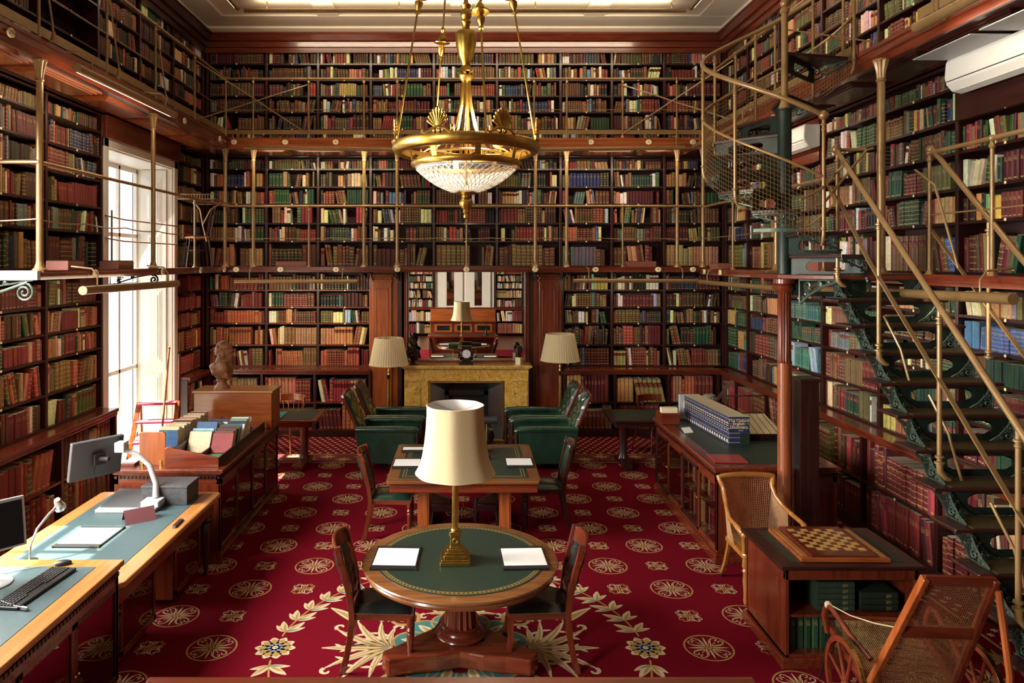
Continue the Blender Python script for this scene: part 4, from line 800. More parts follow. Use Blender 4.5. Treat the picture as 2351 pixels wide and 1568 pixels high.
def lamp_table():
    t=T('table_lamp','brass column table lamp with a large cream bell shade on the round table','lamp',(-0.067,5.30,TT))
    m=MB(); 
    for (w_,z0,z1) in ((.220,0,.030),(.200,.030,.042),(.165,.042,.066),(.140,.066,.085),(.115,.085,.105),(.080,.105,.120),(.072,.120,.20),(.088,.20,.21),(.080,.21,.222)): m.box(-w_/2,-w_/2,z0,w_/2,w_/2,z1)
    m.obj('stepped_base','brass',t,bev=0.004)
    m=MB(); m.X=Matrix.Translation((0,-0.037,0.16))@Matrix.Rotation(PI/2,4,'X'); m.lathe([(0.016,0),(0.022,0.003),(0.018,0.006),(0.012,0.004)],20,cap=False); m.obj('wreath_ornament','brass',t,smooth=True)
    MB().lathe([(0.032,.222),(0.036,.232),(0.026,.245)],24).lathe([(0.026,.245),(0.0245,.38),(0.022,.60)],60,flute=12,fa=0.15).lathe([(0.024,.60),(0.024,.61),(0.03,.62),(0.012,.63),(0.010,1.10)],20).obj('fluted_column','brass',t,smooth=True,angle=60)
    pr=[(0.296,0.645),(0.293,0.655),(0.268,0.70),(0.245,0.77),(0.228,0.87),(0.217,0.98),(0.211,1.08),(0.211,1.145)]
    MB().lathe(pr,64,cap=False,flute=8,fa=0.028).obj('lamp_shade','shade',t,smooth=True)
    MB().lathe([(r-0.004,z) for r,z in pr],64,cap=False,flute=8,fa=0.028).obj('shade_lining','shadein',t,smooth=True)
    m=MB()
    for r,z in ((0.2925,0.648),(0.211,1.145)): m.tube([((r*(1+0.028*(math.cos(8*a)-1)*.5))*math.cos(a),(r*(1+0.028*(math.cos(8*a)-1)*.5))*math.sin(a),z) for a in [2*PI*k/64 for k in range(64)]],0.004,6,closed=True)
    m.obj('shade_trim','cream',t,smooth=True)
    m=MB(); 
    for k in range(3): a=k*2*PI/3+.4; m.tube([(0,0,1.10),(0.205*math.cos(a),0.205*math.sin(a),1.135)],0.002,5)
    m.obj('shade_carrier','brass',t)
    MB().tube([(0.055,0,0.66),(0.056,0,0.62)],0.006,8).tube([(0.056,0,0.62),(0.058,-0.0,0.40)],0.0012,4).obj('pull_chain','brass',t)
lamp_table()
def blotter(name,x,y,z,rz,w,h,label,group=None,gilt=True):
    t=T(name,label,'writing pad',(x,y,z),rz,group)
    m=MB(); m.box(-w/2,-h/2,0,w/2,h/2,0.010); m.box(-w/2,-h/2,0.010,w/2,-h/2+0.05,0.015); m.box(-w/2,h/2-0.035,0.010,w/2,h/2,0.015); m.obj('leather_board','blk',t,bev=0.002)
    box(-w/2+0.012,-h/2+0.045,0.010,w/2-0.012,h/2-0.03,0.013).obj('paper','paper',t)
    if gilt:
        m=MB()
        for sx in (-1,1):
            for sy in (-1,1): m.box(sx*w/2-0.004,sy*h/2-0.004,-0.0,sx*w/2+0.004,sy*h/2+0.004,0.017)
        m.obj('corner_mount','brass',t)
blotter('writing_pad',-0.505,5.335,TT,R(-2),0.335,0.40,'black leather writing pad with white paper, left of the lamp on the round table')
blotter('writing_pad',0.44,5.335,TT,R(2),0.335,0.40,'black leather writing pad with white paper, right of the lamp on the round table')
def side_chair(label,x,y,rz,leather,woodk,style,group=None,name='side_chair'):
    t=T(name,label,'chair',(x,y,0),rz,group)
    W=0.205
    for s in (-1,1):
        m=MB(); pts=[(-.275,.19*s,0.0),(-.245,.19*s,.10),(-.215,.19*s,.25),(-.20,.195*s,.42),(-.215,.20*s,.56),(-.25,.205*s,.72),(-.285,.21*s,.86),(-.30,.212*s,.925)]
        m.tube(pts,0,flat=(0.022,0.014),up=(1,0,0)); m.obj('back_leg',woodk+'z',t,bev=0.005)
        m=MB()
        if style in('tuft','pad'): m.lathe([(0.012,0),(0.016,0.03),(0.019,0.12),(0.023,0.24),(0.027,0.29),(0.020,0.30),(0.030,0.32),(0.020,0.34),(0.027,0.355),(0.024,0.38),(0.024,0.41)],14,(0.215,W*s,0))
        else: m.tube([(0.262,W*s,0),(0.235,W*s,.10),(.212,W*s,.25),(.21,W*s,.40)],0,flat=(0.021,0.021),up=(1,0,0))
        m.obj('front_leg',woodk+'z',t,smooth=style!='sabre')
    MB().prism([(-.215,-.185),(.235,-.225),(.235,.225),(-.215,.185)],0.385,0.435).obj('seat_rail',woodk+'x',t,bev=0.006)
    m=MB(); n=9; vs=[]; 
    for i in range(n):
        for j in range(n):
            u=i/(n-1)*2-1; v=j/(n-1)*2-1; x_=0.01+u*0.212; yy=v*(0.205+0.018*u); e=(1-abs(u)**4)*(1-abs(v)**4); vs.append((x_,yy,0.436+0.040*e**.5))
    m.add(vs,[(i*n+j,i*n+j+1,(i+1)*n+j+1,(i+1)*n+j) for i in range(n-1) for j in range(n-1)]); m.obj('seat',leather,t,smooth=True)
    m=MB()
    for k in range(34):
        f=k/33*2-1
        for s in (-1,1): m.cbox((0.01+f*0.212,s*(0.2095+0.018*f),0.438),(0.005,0.004,0.005))
        m.cbox((0.226,f*0.215,0.438),(0.004,0.005,0.005))
    m.obj('nail_heads','steel',t)
    # crest rail bowed backwards, and the padded back
    m=MB(); n=10; vs=[]
    z0,z1=(0.80,0.935) if style!='pad' else (0.86,0.93)
    for k in range(n+1):
        f=k/n*2-1; yy=f*0.235; bow=-0.055*(1-f*f); top=z1-0.03*f*f if style!='pad' else z1-0.02*f*f; bot=z0+0.025*(1-f*f) if style!='pad' else z0
        xb=-0.272+bow; xt=-0.298+bow
        vs+=[(xb+0.012,yy,bot),(xt+0.012,yy,top),(xt-0.014,yy,top+0.004),(xb-0.014,yy,bot)]
    fs=[]
    for k in range(n):
        for q in range(4): fs.append((k*4+q,k*4+(q+1)%4,(k+1)*4+(q+1)%4,(k+1)*4+q))
    fs+=[(0,1,2,3),(n*4+3,n*4+2,n*4+1,n*4)]; m.add(vs,fs); m.obj('crest_rail',woodk+'y' if woodk!='dk' else 'dky',t,bev=0.006,smooth=True)
    for side in (0,1):
        m=MB(); nu,nv=16,14; vs=[]
        for i in range(nu+1):
            for j in range(nv+1):
                u=i/nu; v=j/nv*2-1; z=0.50+u*(0.335 if style!='pad' else 0.36); yy=v*(0.168 if style!='pad' else 0.19); bx_=-0.205-0.29*(max(0,z-.50))*.9-0.045*(1-v*v)*u
                e=((1-abs(2*u-1)**6)*(1-abs(v)**6))**.5; tf=0.010*math.cos(u*PI*5)*math.cos(v*PI*2.5) if style!='pad' else 0
                vs.append((bx_+(1 if side==0 else -1)*(0.028*e+tf*e)+(0.0 if side==0 else -0.004),yy,z))
        m.add(vs,[(i*(nv+1)+j,i*(nv+1)+j+1,(i+1)*(nv+1)+j+1,(i+1)*(nv+1)+j) for i in range(nu) for j in range(nv)]); m.obj('back_pad',leather,t,smooth=True)
    MB().tube([(-.205,-.19,.475),(-.22,0,.475),(-.205,.19,.475)],0,flat=(0.025,0.011),up=(0,0,1)).obj('back_rail',woodk+'y' if woodk!='dk' else 'dky',t,bev=0.004)
    return t
side_chair('mahogany chair with buttoned black leather back, left side of the round table',-0.61,5.34,R(2),'lblack','mh','tuft')
side_chair('chair with glossy orange crest and buttoned black leather back, right side of the round table',0.55,5.35,PI-R(2),'lblack','mh','sabre')
side_chair('green leather chair pulled up to the left side of the square table',-0.80,7.80,R(1),'lgreen','mh','pad')
side_chair('green leather chair with dark turned legs at the right side of the square table',0.90,8.16,PI-R(1),'lgreen','dk','pad')
# ---------------- square table ----------------
t=T('library_table','square mahogany library table with green leather top and gilt lines','table',(0,0,0))
MB().prism([(-.79,7.25),(-.77,7.22),(.75,7.22),(.775,7.25),(.785,8.66),(.76,8.69),(-.77,8.69),(-.795,8.66)],0.715,0.75).obj('tabletop','wnx',t,bev=0.008)
MB().box(-.755,7.25,0.62,.745,8.66,0.715).obj('apron','mhx',t,bev=0.01)
box(-.67,7.32,0.7505,.66,8.60,0.7525).obj('leather_inset','tleather',t)
m=MB()
for e in (0.035,0.062):
    a,b,c_,d_=-.67+e,7.32+e,.66-e,8.60-e
    for q in ((a,b,c_,b+.006),(a,d_-.006,c_,d_),(a,b,a+.008,d_),(c_-.008,b,c_,d_)): m.box(q[0],q[1],0.7526,q[2],q[3],0.7532)
m.obj('gilt_border','gold',t)
for s in (-1,1):
    for yy in (7.42,8.40): m=MB(); m.box(s*.42-.06,yy-.05,0.06,s*.42+.06,yy+.05,0.62); m.box(s*.42-.045,yy-.056,0.12,s*.42+.045,yy-.05,0.56); m.obj('leg','orz',t,bev=0.006)
    for yy in (7.42,8.40):
        m=MB(); 
        for q in (-1,1): m.prism([(s*.42+q*.06,.62),(s*.42+q*.20,.62),(s*.42+q*.16,.60),(s*.42+q*.13,.58),(s*.42+q*.10,.585),(s*.42+q*.07,.56)],yy-.02,yy+.02,'y')
        m.obj('leg_bracket','orx',t,bev=0.004)
    m=MB(); m.box(s*.42-.07,7.30,0.03,s*.42+.07,8.52,0.10); m.obj('foot','dky',t,bev=0.015)
    m=MB(); m.box(s*.14,7.86,.22,s*.36,7.98,.30); m.prism([(s*.36,.30),(s*.14,.30),(s*.16,.34),(s*.24,.37),(s*.36,.44)],7.88,7.96,'y'); m.lathe([(0.02,.08),(.035,.12),(.022,.2),(.035,.28),(.02,.36)],12,(s*.13,7.92,0)); m.obj('stretcher','dkx',t,smooth=True,bev=0.004)
TQ=0.7535
blotter('writing_pad',-0.625,7.83,TQ,0,0.30,0.36,'writing pad with white paper on the square table, left of the cream lampshade',gilt=False)
blotter('writing_pad',0.60,7.86,TQ,0,0.30,0.36,'writing pad with white paper on the square table, right of the cream lampshade',gilt=False)
blotter('writing_pad',-0.60,8.42,TQ,0,0.26,0.22,'second white pad at the far left of the square table seen in the mirror',gilt=False)
t=T('letter_rack','wooden letter rack standing on the square table, reflected in the mirror','rack',(0.03,8.15,TQ))
m=MB(); m.prism([(-.17,0),(.17,0),(.17,.10),(.06,.24),(0,.26),(-.06,.24),(-.17,.10)],-0.006,0.006,'y'); m.prism([(-.17,0),(.17,0),(.17,.06),(.05,.14),(-.05,.14),(-.17,.06)],0.06,0.072,'y'); m.prism([(-.17,0),(.17,0),(.17,.06),(.05,.14),(-.05,.14),(-.17,.06)],-0.072,-0.06,'y'); m.box(-.18,-.08,0,.18,.08,.012); m.obj('rack_panels','mhx',t)
box(-.12,.02,.012,.10,.035,.16).obj('letters','paper',t)
t=T('bankers_lamp','small green glass bankers lamp on the square table, reflected in the mirror','lamp',(-0.25,8.35,TQ))
MB().lathe([(.07,0),(.07,.015),(.02,.03),(.008,.05),(.008,.30)],20).obj('base','brass',t,smooth=True)
m=MB(); m.X=Matrix.Translation((0,0,.31))@Matrix.Rotation(PI/2,4,'Y'); m.lathe([(.001,-.11),(.055,-.10),(.06,0),(.055,.10),(.001,.11)],16); m.obj('lamp_shade','glamp',t,smooth=True)
t=T('desk_lamp','black tubular desk lamp on the square table, reflected in the mirror','lamp',(0.26,8.40,TQ))
MB().lathe([(.06,0),(.06,.015),(.008,.03),(.008,.33)],20).obj('base','brass',t,smooth=True)
m=MB(); m.X=Matrix.Translation((0,0,.35))@Matrix.Rotation(PI/2,4,'Y'); m.lathe([(.001,-.12),(.045,-.12),(.045,.12),(.001,.12)],16); m.obj('lamp_shade','blk',t,smooth=True)
for x,y,l,mt in ((0.255,8.0,'dark glass inkwell with a silver cap behind the big lampshade','steel'),(-0.20,8.52,'brass inkwell at the far edge of the square table','brass')):
    t=T('inkwell',l,'inkwell',(x,y,TQ)); MB().lathe([(.035,0),(.038,.01),(.03,.045),(.015,.055)],16).obj('bowl','blk' if mt=='steel' else 'brass',t,smooth=True); MB().lathe([(.018,.055),(.02,.065),(.012,.08),(.001,.085)],12).obj('cap',mt,t,smooth=True)
# ---------------- green leather armchairs ----------------
def rpad(m,x0,x1,y0,y1,z0,z1,e=0.35,n=8):
    # pillow shaped pad
    vs=[]; N=n
    prof=[]
    for i in range(N+1):
        for j in range(N+1):
            u=i/N*2-1; v=j/N*2-1; k=((1-abs(u)**5)*(1-abs(v)**5))**.5; vs.append(((x0+x1)/2+u*(x1-x0)/2,(y0+y1)/2+v*(y1-y0)/2,z0+(z1-z0)*(e+(1-e)*k)))
    fs=[(i*(N+1)+j,(i+1)*(N+1)+j,(i+1)*(N+1)+j+1,i*(N+1)+j+1) for i in range(N) for j in range(N)]
    b=len(vs); ed=[(i,0) for i in range(N)]+[(N,j) for j in range(N)]+[(i,N) for i in range(N,0,-1)]+[(0,j) for j in range(N,0,-1)]
    low=[(vs[i*(N+1)+j][0],vs[i*(N+1)+j][1],z0) for i,j in ed]; vs+=low; K=len(ed)
    for q in range(K):
        i,j=ed[q]; i2,j2=ed[(q+1)%K]; fs.append((i*(N+1)+j,b+q,b+(q+1)%K,i2*(N+1)+j2))
    fs.append(tuple(b+q for q in range(K))[::-1]); m.add(vs,fs)
def armchair(label,x,y,rz,group=None):
    t=T('leather_armchair',label,'armchair',(x,y,0),rz,group)
    m=MB(); m.box(-.34,-.27,.14,.36,.27,.36); m.obj('seat_base','lgreen',t,bev=0.02)
    m=MB(); rpad(m,-.30,.40,-.255,.255,.36,.47); m.obj('seat_cushion','lgreen',t,smooth=True)
    for s in (-1,1):
        m=MB(); m.prism([(-.40,.13),(.36,.13),(.38,.58),(-.47,.60)],s*.27 if s>0 else -.345,.345 if s>0 else -.27,'y'); m.obj('arm_panel','lgreen',t,bev=0.015)
        m=MB(); m.tube([(-.46,s*.31,.60),(-.2,s*.31,.605),(.2,s*.31,.61),(.38,s*.31,.60),(.425,s*.31,.58)],[0.045,0.052,0.055,0.052,0.035],14); m.obj('arm_pad','lgreen',t,smooth=True)
        m=MB(); m.lathe([(.022,.08),(.035,.13),(.02,.18),(.038,.24),(.030,.34),(.042,.40),(.025,.46),(.038,.52),(.03,.57)],12,(.40,s*.31,0)); m.obj('carved_arm_post','dkz',t,smooth=True)
        m=MB(); m.lathe([(.018,.03),(.03,.07),(.02,.10),(.03,.14)],12,(.36,s*.28,0)); m.lathe([(.018,.03),(.028,.09),(.03,.14)],12,(-.34,s*.28,0)); m.obj('legs','dkz',t,smooth=True)
        m=MB(); 
        for xx in (.36,-.34): m.X=Matrix.Translation((xx,s*.28,.018))@Matrix.Rotation(PI/2,4,'X'); m.lathe([(.018,-.01),(.018,.01)],10)
        m.obj('casters','brass',t)
    # reclined buttoned back
    nu,nv=22,16
    for side in (0,1):
        m=MB(); vs=[]
        for i in range(nu+1):
            for j in range(nv+1):
                u=i/nu; v=j/nv*2-1; z=.40+u*.66; xb=-.33-u*.30-0.03*math.sin(u*PI); k=((1-abs(2*u-1)**8)*(1-abs(v)**8))**.5
                tf=(0.014*math.cos(u*PI*8)*math.cos(v*PI*2)) if side==0 else 0
                wv=.285*(1-0.06*u); vs.append((xb+(1 if side==0 else -0.35)*(.055*k)+tf*k,v*wv,z+0.03*(u==1)*(1-v*v)))
        m.add(vs,[(i*(nv+1)+j,i*(nv+1)+j+1,(i+1)*(nv+1)+j+1,(i+1)*(nv+1)+j) for i in range(nu) for j in range(nv)]); m.obj('buttoned_back' if side==0 else 'back_cover','lgreen',t,smooth=True)
    m=MB()
    for s in (-1,1): m.tube([(-.34,s*.29,.12),(-.36,s*.292,.42),(-.50,s*.287,.72),(-.645,s*.275,1.04),(-.665,s*.26,1.075)],0,flat=(0.020,0.014),up=(1,0,0))
    m.tube([(-.655,-.27,1.06),(-.665,0,1.085),(-.655,.27,1.06)],0,flat=(0.022,0.018),up=(0,0,1)); m.obj('back_frame','mhz',t,bev=0.005)
    return t
armchair('green leather armchair, nearer one of the pair left of the fireplace',-1.05,10.37,R(-2))
armchair('green leather armchair, farther one of the pair left of the fireplace',-0.99,11.12,R(-3))
armchair('green leather armchair, nearer one of the pair right of the fireplace',1.12,10.37,PI+R(2))
armchair('green leather armchair, farther one of the pair right of the fireplace',1.08,11.12,PI+R(3))
# ---------------- chimneypiece, mirror, pilasters ----------------
FX=0.036
t=T('fireplace','yellow sienna marble fireplace with a steel and gilt framed grate','fireplace',(FX,0,0))
m=MB(); m.box(-1.08,11.79,1.215,1.08,12.22,1.25); m.box(-1.05,11.82,1.19,1.05,12.22,1.215); m.obj('mantel_shelf','marble',t,bev=0.006)
m=MB(); m.box(-1.03,11.90,0.98,1.03,12.2,1.19); m.obj('frieze','marble',t,bev=0.005)
for s in (-1,1):
    m=MB(); m.box(s*1.03,11.90,0,s*.63,12.2,.98); m.box(s*1.01,11.885,0.12,s*.76,11.90,.95); m.box(s*1.035,11.87,0,s*.74,11.90,.12); m.prism([(s*.74,.98),(s*1.02,.98),(s*1.02,1.02),(s*.74,1.02)],11.875,11.90,'y'); m.obj('jamb','marble',t,bev=0.01)
m=MB()
for k in range(60):
    for s in (-1,1): m.ball((s*.605,11.895,.03+k*.0155),.010,6)
for k in range(78): m.ball((-.597+k*.0155,11.895,.958),.010,6)
m.box(-.63,11.90,0,-.615,11.93,.98); m.box(.615,11.90,0,.63,11.93,.98); m.box(-.63,11.90,.965,.63,11.93,.98); m.obj('gilt_frame','gilt',t)
m=MB()
for s in (-1,1): m.add([(s*.60,11.92,0),(s*.36,12.18,0),(s*.36,12.18,.78),(s*.60,11.92,.95)],[(0,1,2,3)])
m.add([(-.60,11.92,.95),(.60,11.92,.95),(.36,12.18,.78),(-.36,12.18,.78)],[(0,1,2,3)]); m.obj('steel_splay','steel',t)
m=MB(); m.box(-.38,12.17,0,-.30,12.20,.78); m.box(.30,12.17,0,.38,12.20,.78); m.box(-.38,12.17,.70,.38,12.20,.80); m.box(-.30,12.3,0,.30,12.31,.7); 
for k in range(9): m.tube([(-.28+k*.07,12.19,.12),(-.28+k*.07,12.19,.36)],.008,6)
m.tube([(-.3,12.19,.36),(.3,12.19,.36)],.010,6); m.obj('grate','black',t)
m=MB(); m.box(-.66,11.62,0.0,.66,11.66,.075); m.box(-.66,11.62,0,-.62,11.9,.075); m.box(.62,11.62,0,.66,11.9,.075); m.obj('fender','gilt',t,bev=0.008)
struct(box(-.98,11.5,0,1.05,12.2,0.012).obj('trim_9','black'))
t=T('coal_scuttle','polished black helmet coal scuttle with brass handle beside the hearth','coal scuttle',(.33,11.35,0))
MB().lathe([(.09,0.0),(.10,.02),(.06,.05),(.12,.12),(.16,.22),(.13,.31),(.06,.33)],20).obj('bowl','screen',t,smooth=True); MB().tube([(-.14,0,.24),(-.12,0,.38),(0,0,.45),(.12,0,.38),(.14,0,.24)],.009,8).obj('handle','brass',t,smooth=True)
t=T('wall_mirror','tall mirror above the fireplace between mahogany pilasters','mirror',(FX,0,0))
box(-1.0,12.26,1.26,1.0,12.27,2.80).obj('mirror_glass','mirror',t)
m=MB(); m.box(-1.06,12.20,1.25,-.985,12.28,2.80); m.box(.985,12.20,1.25,1.06,12.28,2.80); m.tube([(1.005,12.20,1.25),(1.005,12.20,2.80)],.018,10); m.tube([(-1.005,12.20,1.25),(-1.005,12.20,2.80)],.018,10); m.box(-1.0,12.2,1.25,1.0,12.28,1.275); m.obj('mirror_frame','mhz',t,smooth=True)
for x0,x1,l in ((-1.62,-1.135,'left'),(1.17,1.66,'right')):
    t=T('pilaster','panelled %s mahogany pilaster %s of the mirror'%('orange' if l=='left' else 'red brown',l),'pilaster',(0,0,0)); wk='orz' if l=='left' else 'mhz'
    xa,xb=(x0+.06,x1-.10) if l=='left' else (x0+.10,x1-.06)
    m=MB(); m.box(x0,12.24,0.0,x1,12.5,2.80); m.box(xa,12.20,0,xb,12.24,2.70); m.obj('shaft',wk,t,bev=0.006)
    m=MB(); 
    for e,yy in ((.055,12.20),): m.box(xa+e,yy-.006,1.30,xa+e+.02,yy,2.50); m.box(xb-e-.02,yy-.006,1.30,xb-e,yy,2.50); m.box(xa+e,yy-.006,2.48,xb-e,yy,2.50); m.box(xa+e,yy-.006,1.30,xb-e,yy,1.32)
    m.obj('panel_moulding',wk,t,bev=0.003)
    m=MB(); m.box(xa-.02,12.18,2.62,xb+.02,12.24,2.66); m.box(xa-.035,12.165,2.70,xb+.035,12.24,2.75); m.box(xa-.02,12.18,0,xb+.02,12.24,.14); m.obj('capital',wk.replace('z','x'),t,bev=0.008)
    box((x1 if l=='left' else x0-.07),12.23,0,(x1+.07 if l=='left' else x0),12.5,2.80).obj('return','dkz',t)
# mantel ornaments
def fused(name,parent,mt,blobs,vox=0.006,rough=0):
    m=MB()
    for b in blobs:
        c,r=b[0],b[1]; m2=MB(); m2.X=Matrix.Translation(c)@(Matrix.Rotation(b[2],4,b[3]) if len(b)>2 and b[2] else Matrix.Identity(4))@Matrix.Diagonal((*r,1)); prof=[(max(1e-3,math.sin(PI*j/10)),-math.cos(PI*j/10)) for j in range(11)]; m2.lathe(prof,18); n=len(m.v); m.v+=m2.v; m.f+=[tuple(i+n for i in f) for f in m2.f]; m.m+=m2.m
    o=m.obj(name,mt,parent,smooth=True,angle=180); q=o.modifiers.new('fuse','REMESH'); q.mode='VOXEL'; q.voxel_size=vox; q.use_smooth_shade=True
    s=o.modifiers.new('soft','SMOOTH'); s.factor=0.5; s.iterations=3
    return o
def head_blobs(s,cx=0,cz=0,curly=True):
    # head facing +x, height about 0.26*s, centre of skull at cz
    B=[((cx-.01*s,0,cz),(.095*s,.076*s,.105*s)),((cx+.03*s,0,cz-.05*s),(.062*s,.056*s,.075*s)),((cx+.052*s,0,cz-.105*s),(.030*s,.028*s,.022*s)),
       ((cx+.098*s,0,cz-.035*s),(.020*s,.013*s,.030*s)),((cx+.085*s,0,cz-.005*s),(.016*s,.016*s,.022*s)),((cx+.072*s,0,cz+.012*s),(.026*s,.052*s,.014*s)),
       ((cx+.082*s,0,cz-.072*s),(.016*s,.024*s,.008*s)),((cx+.080*s,0,cz-.088*s),(.015*s,.020*s,.008*s)),((cx-.01*s,.076*s,cz-.025*s),(.022*s,.012*s,.030*s)),((cx-.01*s,-.076*s,cz-.025*s),(.022*s,.012*s,.030*s)),
       ((cx-.015*s,0,cz-.14*s),(.050*s,.050*s,.085*s))]
    if curly:
        rr=random.Random(3)
        for _ in range(90):
            a=rr.uniform(PI*.30,PI*1.70); e=rr.uniform(-.35,1.35); B.append(((cx-.014*s+.093*s*math.cos(a)*math.cos(e),.074*s*math.sin(a)*math.cos(e),cz+.012*s+.101*s*math.sin(e)),(.016*s,.014*s,.018*s)))
    return B
t=T('bust','dark bronze head and shoulders bust at the left end of the mantel shelf','bust',(-0.86,11.97,1.25),R(-60))
fused('figure',t,'bronze',head_blobs(.72,0,.385)+[((0,0,.245),(.05,.05,.07)),((-.01,0,.20),(.062,.125,.055)),((.0,0,.15),(.06,.085,.07))],.006); MB().lathe([(.055,0),(.055,.02),(.03,.04),(.035,.07),(.05,.10)],20).obj('socle','bronze',t,smooth=True)
t=T('mantel_clock','black mantel clock with round white dial in front of the mirror','clock',(0.035,11.95,1.25))
m=MB(); m.box(-.115,-.05,0,.115,.05,.05); m.box(-.075,-.035,.05,.075,.04,.30); m.box(-.10,-.045,.29,.10,.045,.31); m.obj('case','bronze',t,bev=0.004)
m=MB(); m.X=Matrix.Translation((0,-.03,.18))@Matrix.Rotation(PI/2,4,'X'); m.lathe([(.085,-.03),(.088,.0),(.080,.014),(.072,.012)],28); m.obj('drum','bronze',t,smooth=True)
m=MB(); m.X=Matrix.Translation((0,-.042,.18))@Matrix.Rotation(PI/2,4,'X'); m.lathe([(.0001,.002),(.070,.002)],28,cap=False); m.obj('dial','paper',t)
m=MB()
for k in range(12): a=k*PI/6; m.X=Matrix.Translation((.056*math.sin(a),-.0455,.18+.056*math.cos(a)))@Matrix.Rotation(a,4,'Y'); m.cbox((0,0,0),(.005,.001,.014))
m.X=Matrix.Translation((0,-.0458,.18))@Matrix.Rotation(R(120),4,'Y'); m.cbox((0,0,.02),(.005,.001,.04)); m.X=Matrix.Translation((0,-.0462,.18))@Matrix.Rotation(R(25),4,'Y'); m.cbox((0,0,.028),(.004,.001,.056)); m.obj('hands_and_hours','ink',t)
t=T('head_sculpture','small dark bronze head on a pale stone block at the right end of the mantel','sculpture',(0.91,11.95,1.25),R(-120))
fused('head','' and None or t,'bronze',head_blobs(.62,0,.235)+[((-.01,0,.14),(.03,.03,.05))],.006); MB().cbox((0,0,.06),(.09,.09,.12)).obj('stone_block','cream',t,bev=0.003)
# ---------------- floor lamps ----------------
def floor_lamp(x,y,z0,label):
    t=T('floor_lamp',label,'floor lamp',(x,y,0)); 
    MB().box(-.13,-.13,0,.13,.13,.05).box(-.10,-.10,.05,.10,.10,.08).obj('base','brass',t,bev=0.006)
    MB().lathe([(.045,.08),(.05,.10),(.035,.13),(.030,.14)],20).lathe([(.030,.14),(.026,z0-.30),(.026,z0-.24)],48,flute=10,fa=.15).obj('fluted_pole','brass',t,smooth=True,angle=60)
    m=MB(); m.lathe([(.026,z0-.24),(.04,z0-.22),(.05,z0-.185),(.06,z0-.165),(.03,z0-.16),(.02,z0-.12),(.028,z0-.09),(.012,z0-.06),(.010,z0+.3)],20,flute=6,fa=.1); m.obj('capital','brass',t,smooth=True)
    n=48; m=MB(); vs=[]; 
    for (r,z) in ((.322,z0),(.312,z0+.02),(.232,z0+.42),(.225,z0+.435)):
        for k in range(n*2): a=PI*k/n; rr=r*(1+(.008 if k%2 else -.008)); vs.append((rr*math.cos(a),rr*math.sin(a),z))
    N=n*2; m.add(vs,[(j*N+k,j*N+(k+1)%N,(j+1)*N+(k+1)%N,(j+1)*N+k) for j in range(3) for k in range(N)]); m.obj('pleated_shade','shade',t)
    m=MB(); 
    for k in range(3): a=k*2*PI/3+.4; m.tube([(0,0,z0+.3),(.225*math.cos(a),.225*math.sin(a),z0+.42)],.003,5)
    m.obj('shade_carrier','brass',t)
floor_lamp(-1.225,11.66,1.29,'brass floor lamp with pleated cream shade left of the mirror')
floor_lamp(1.555,11.66,1.355,'brass floor lamp with pleated cream shade right of the mirror')
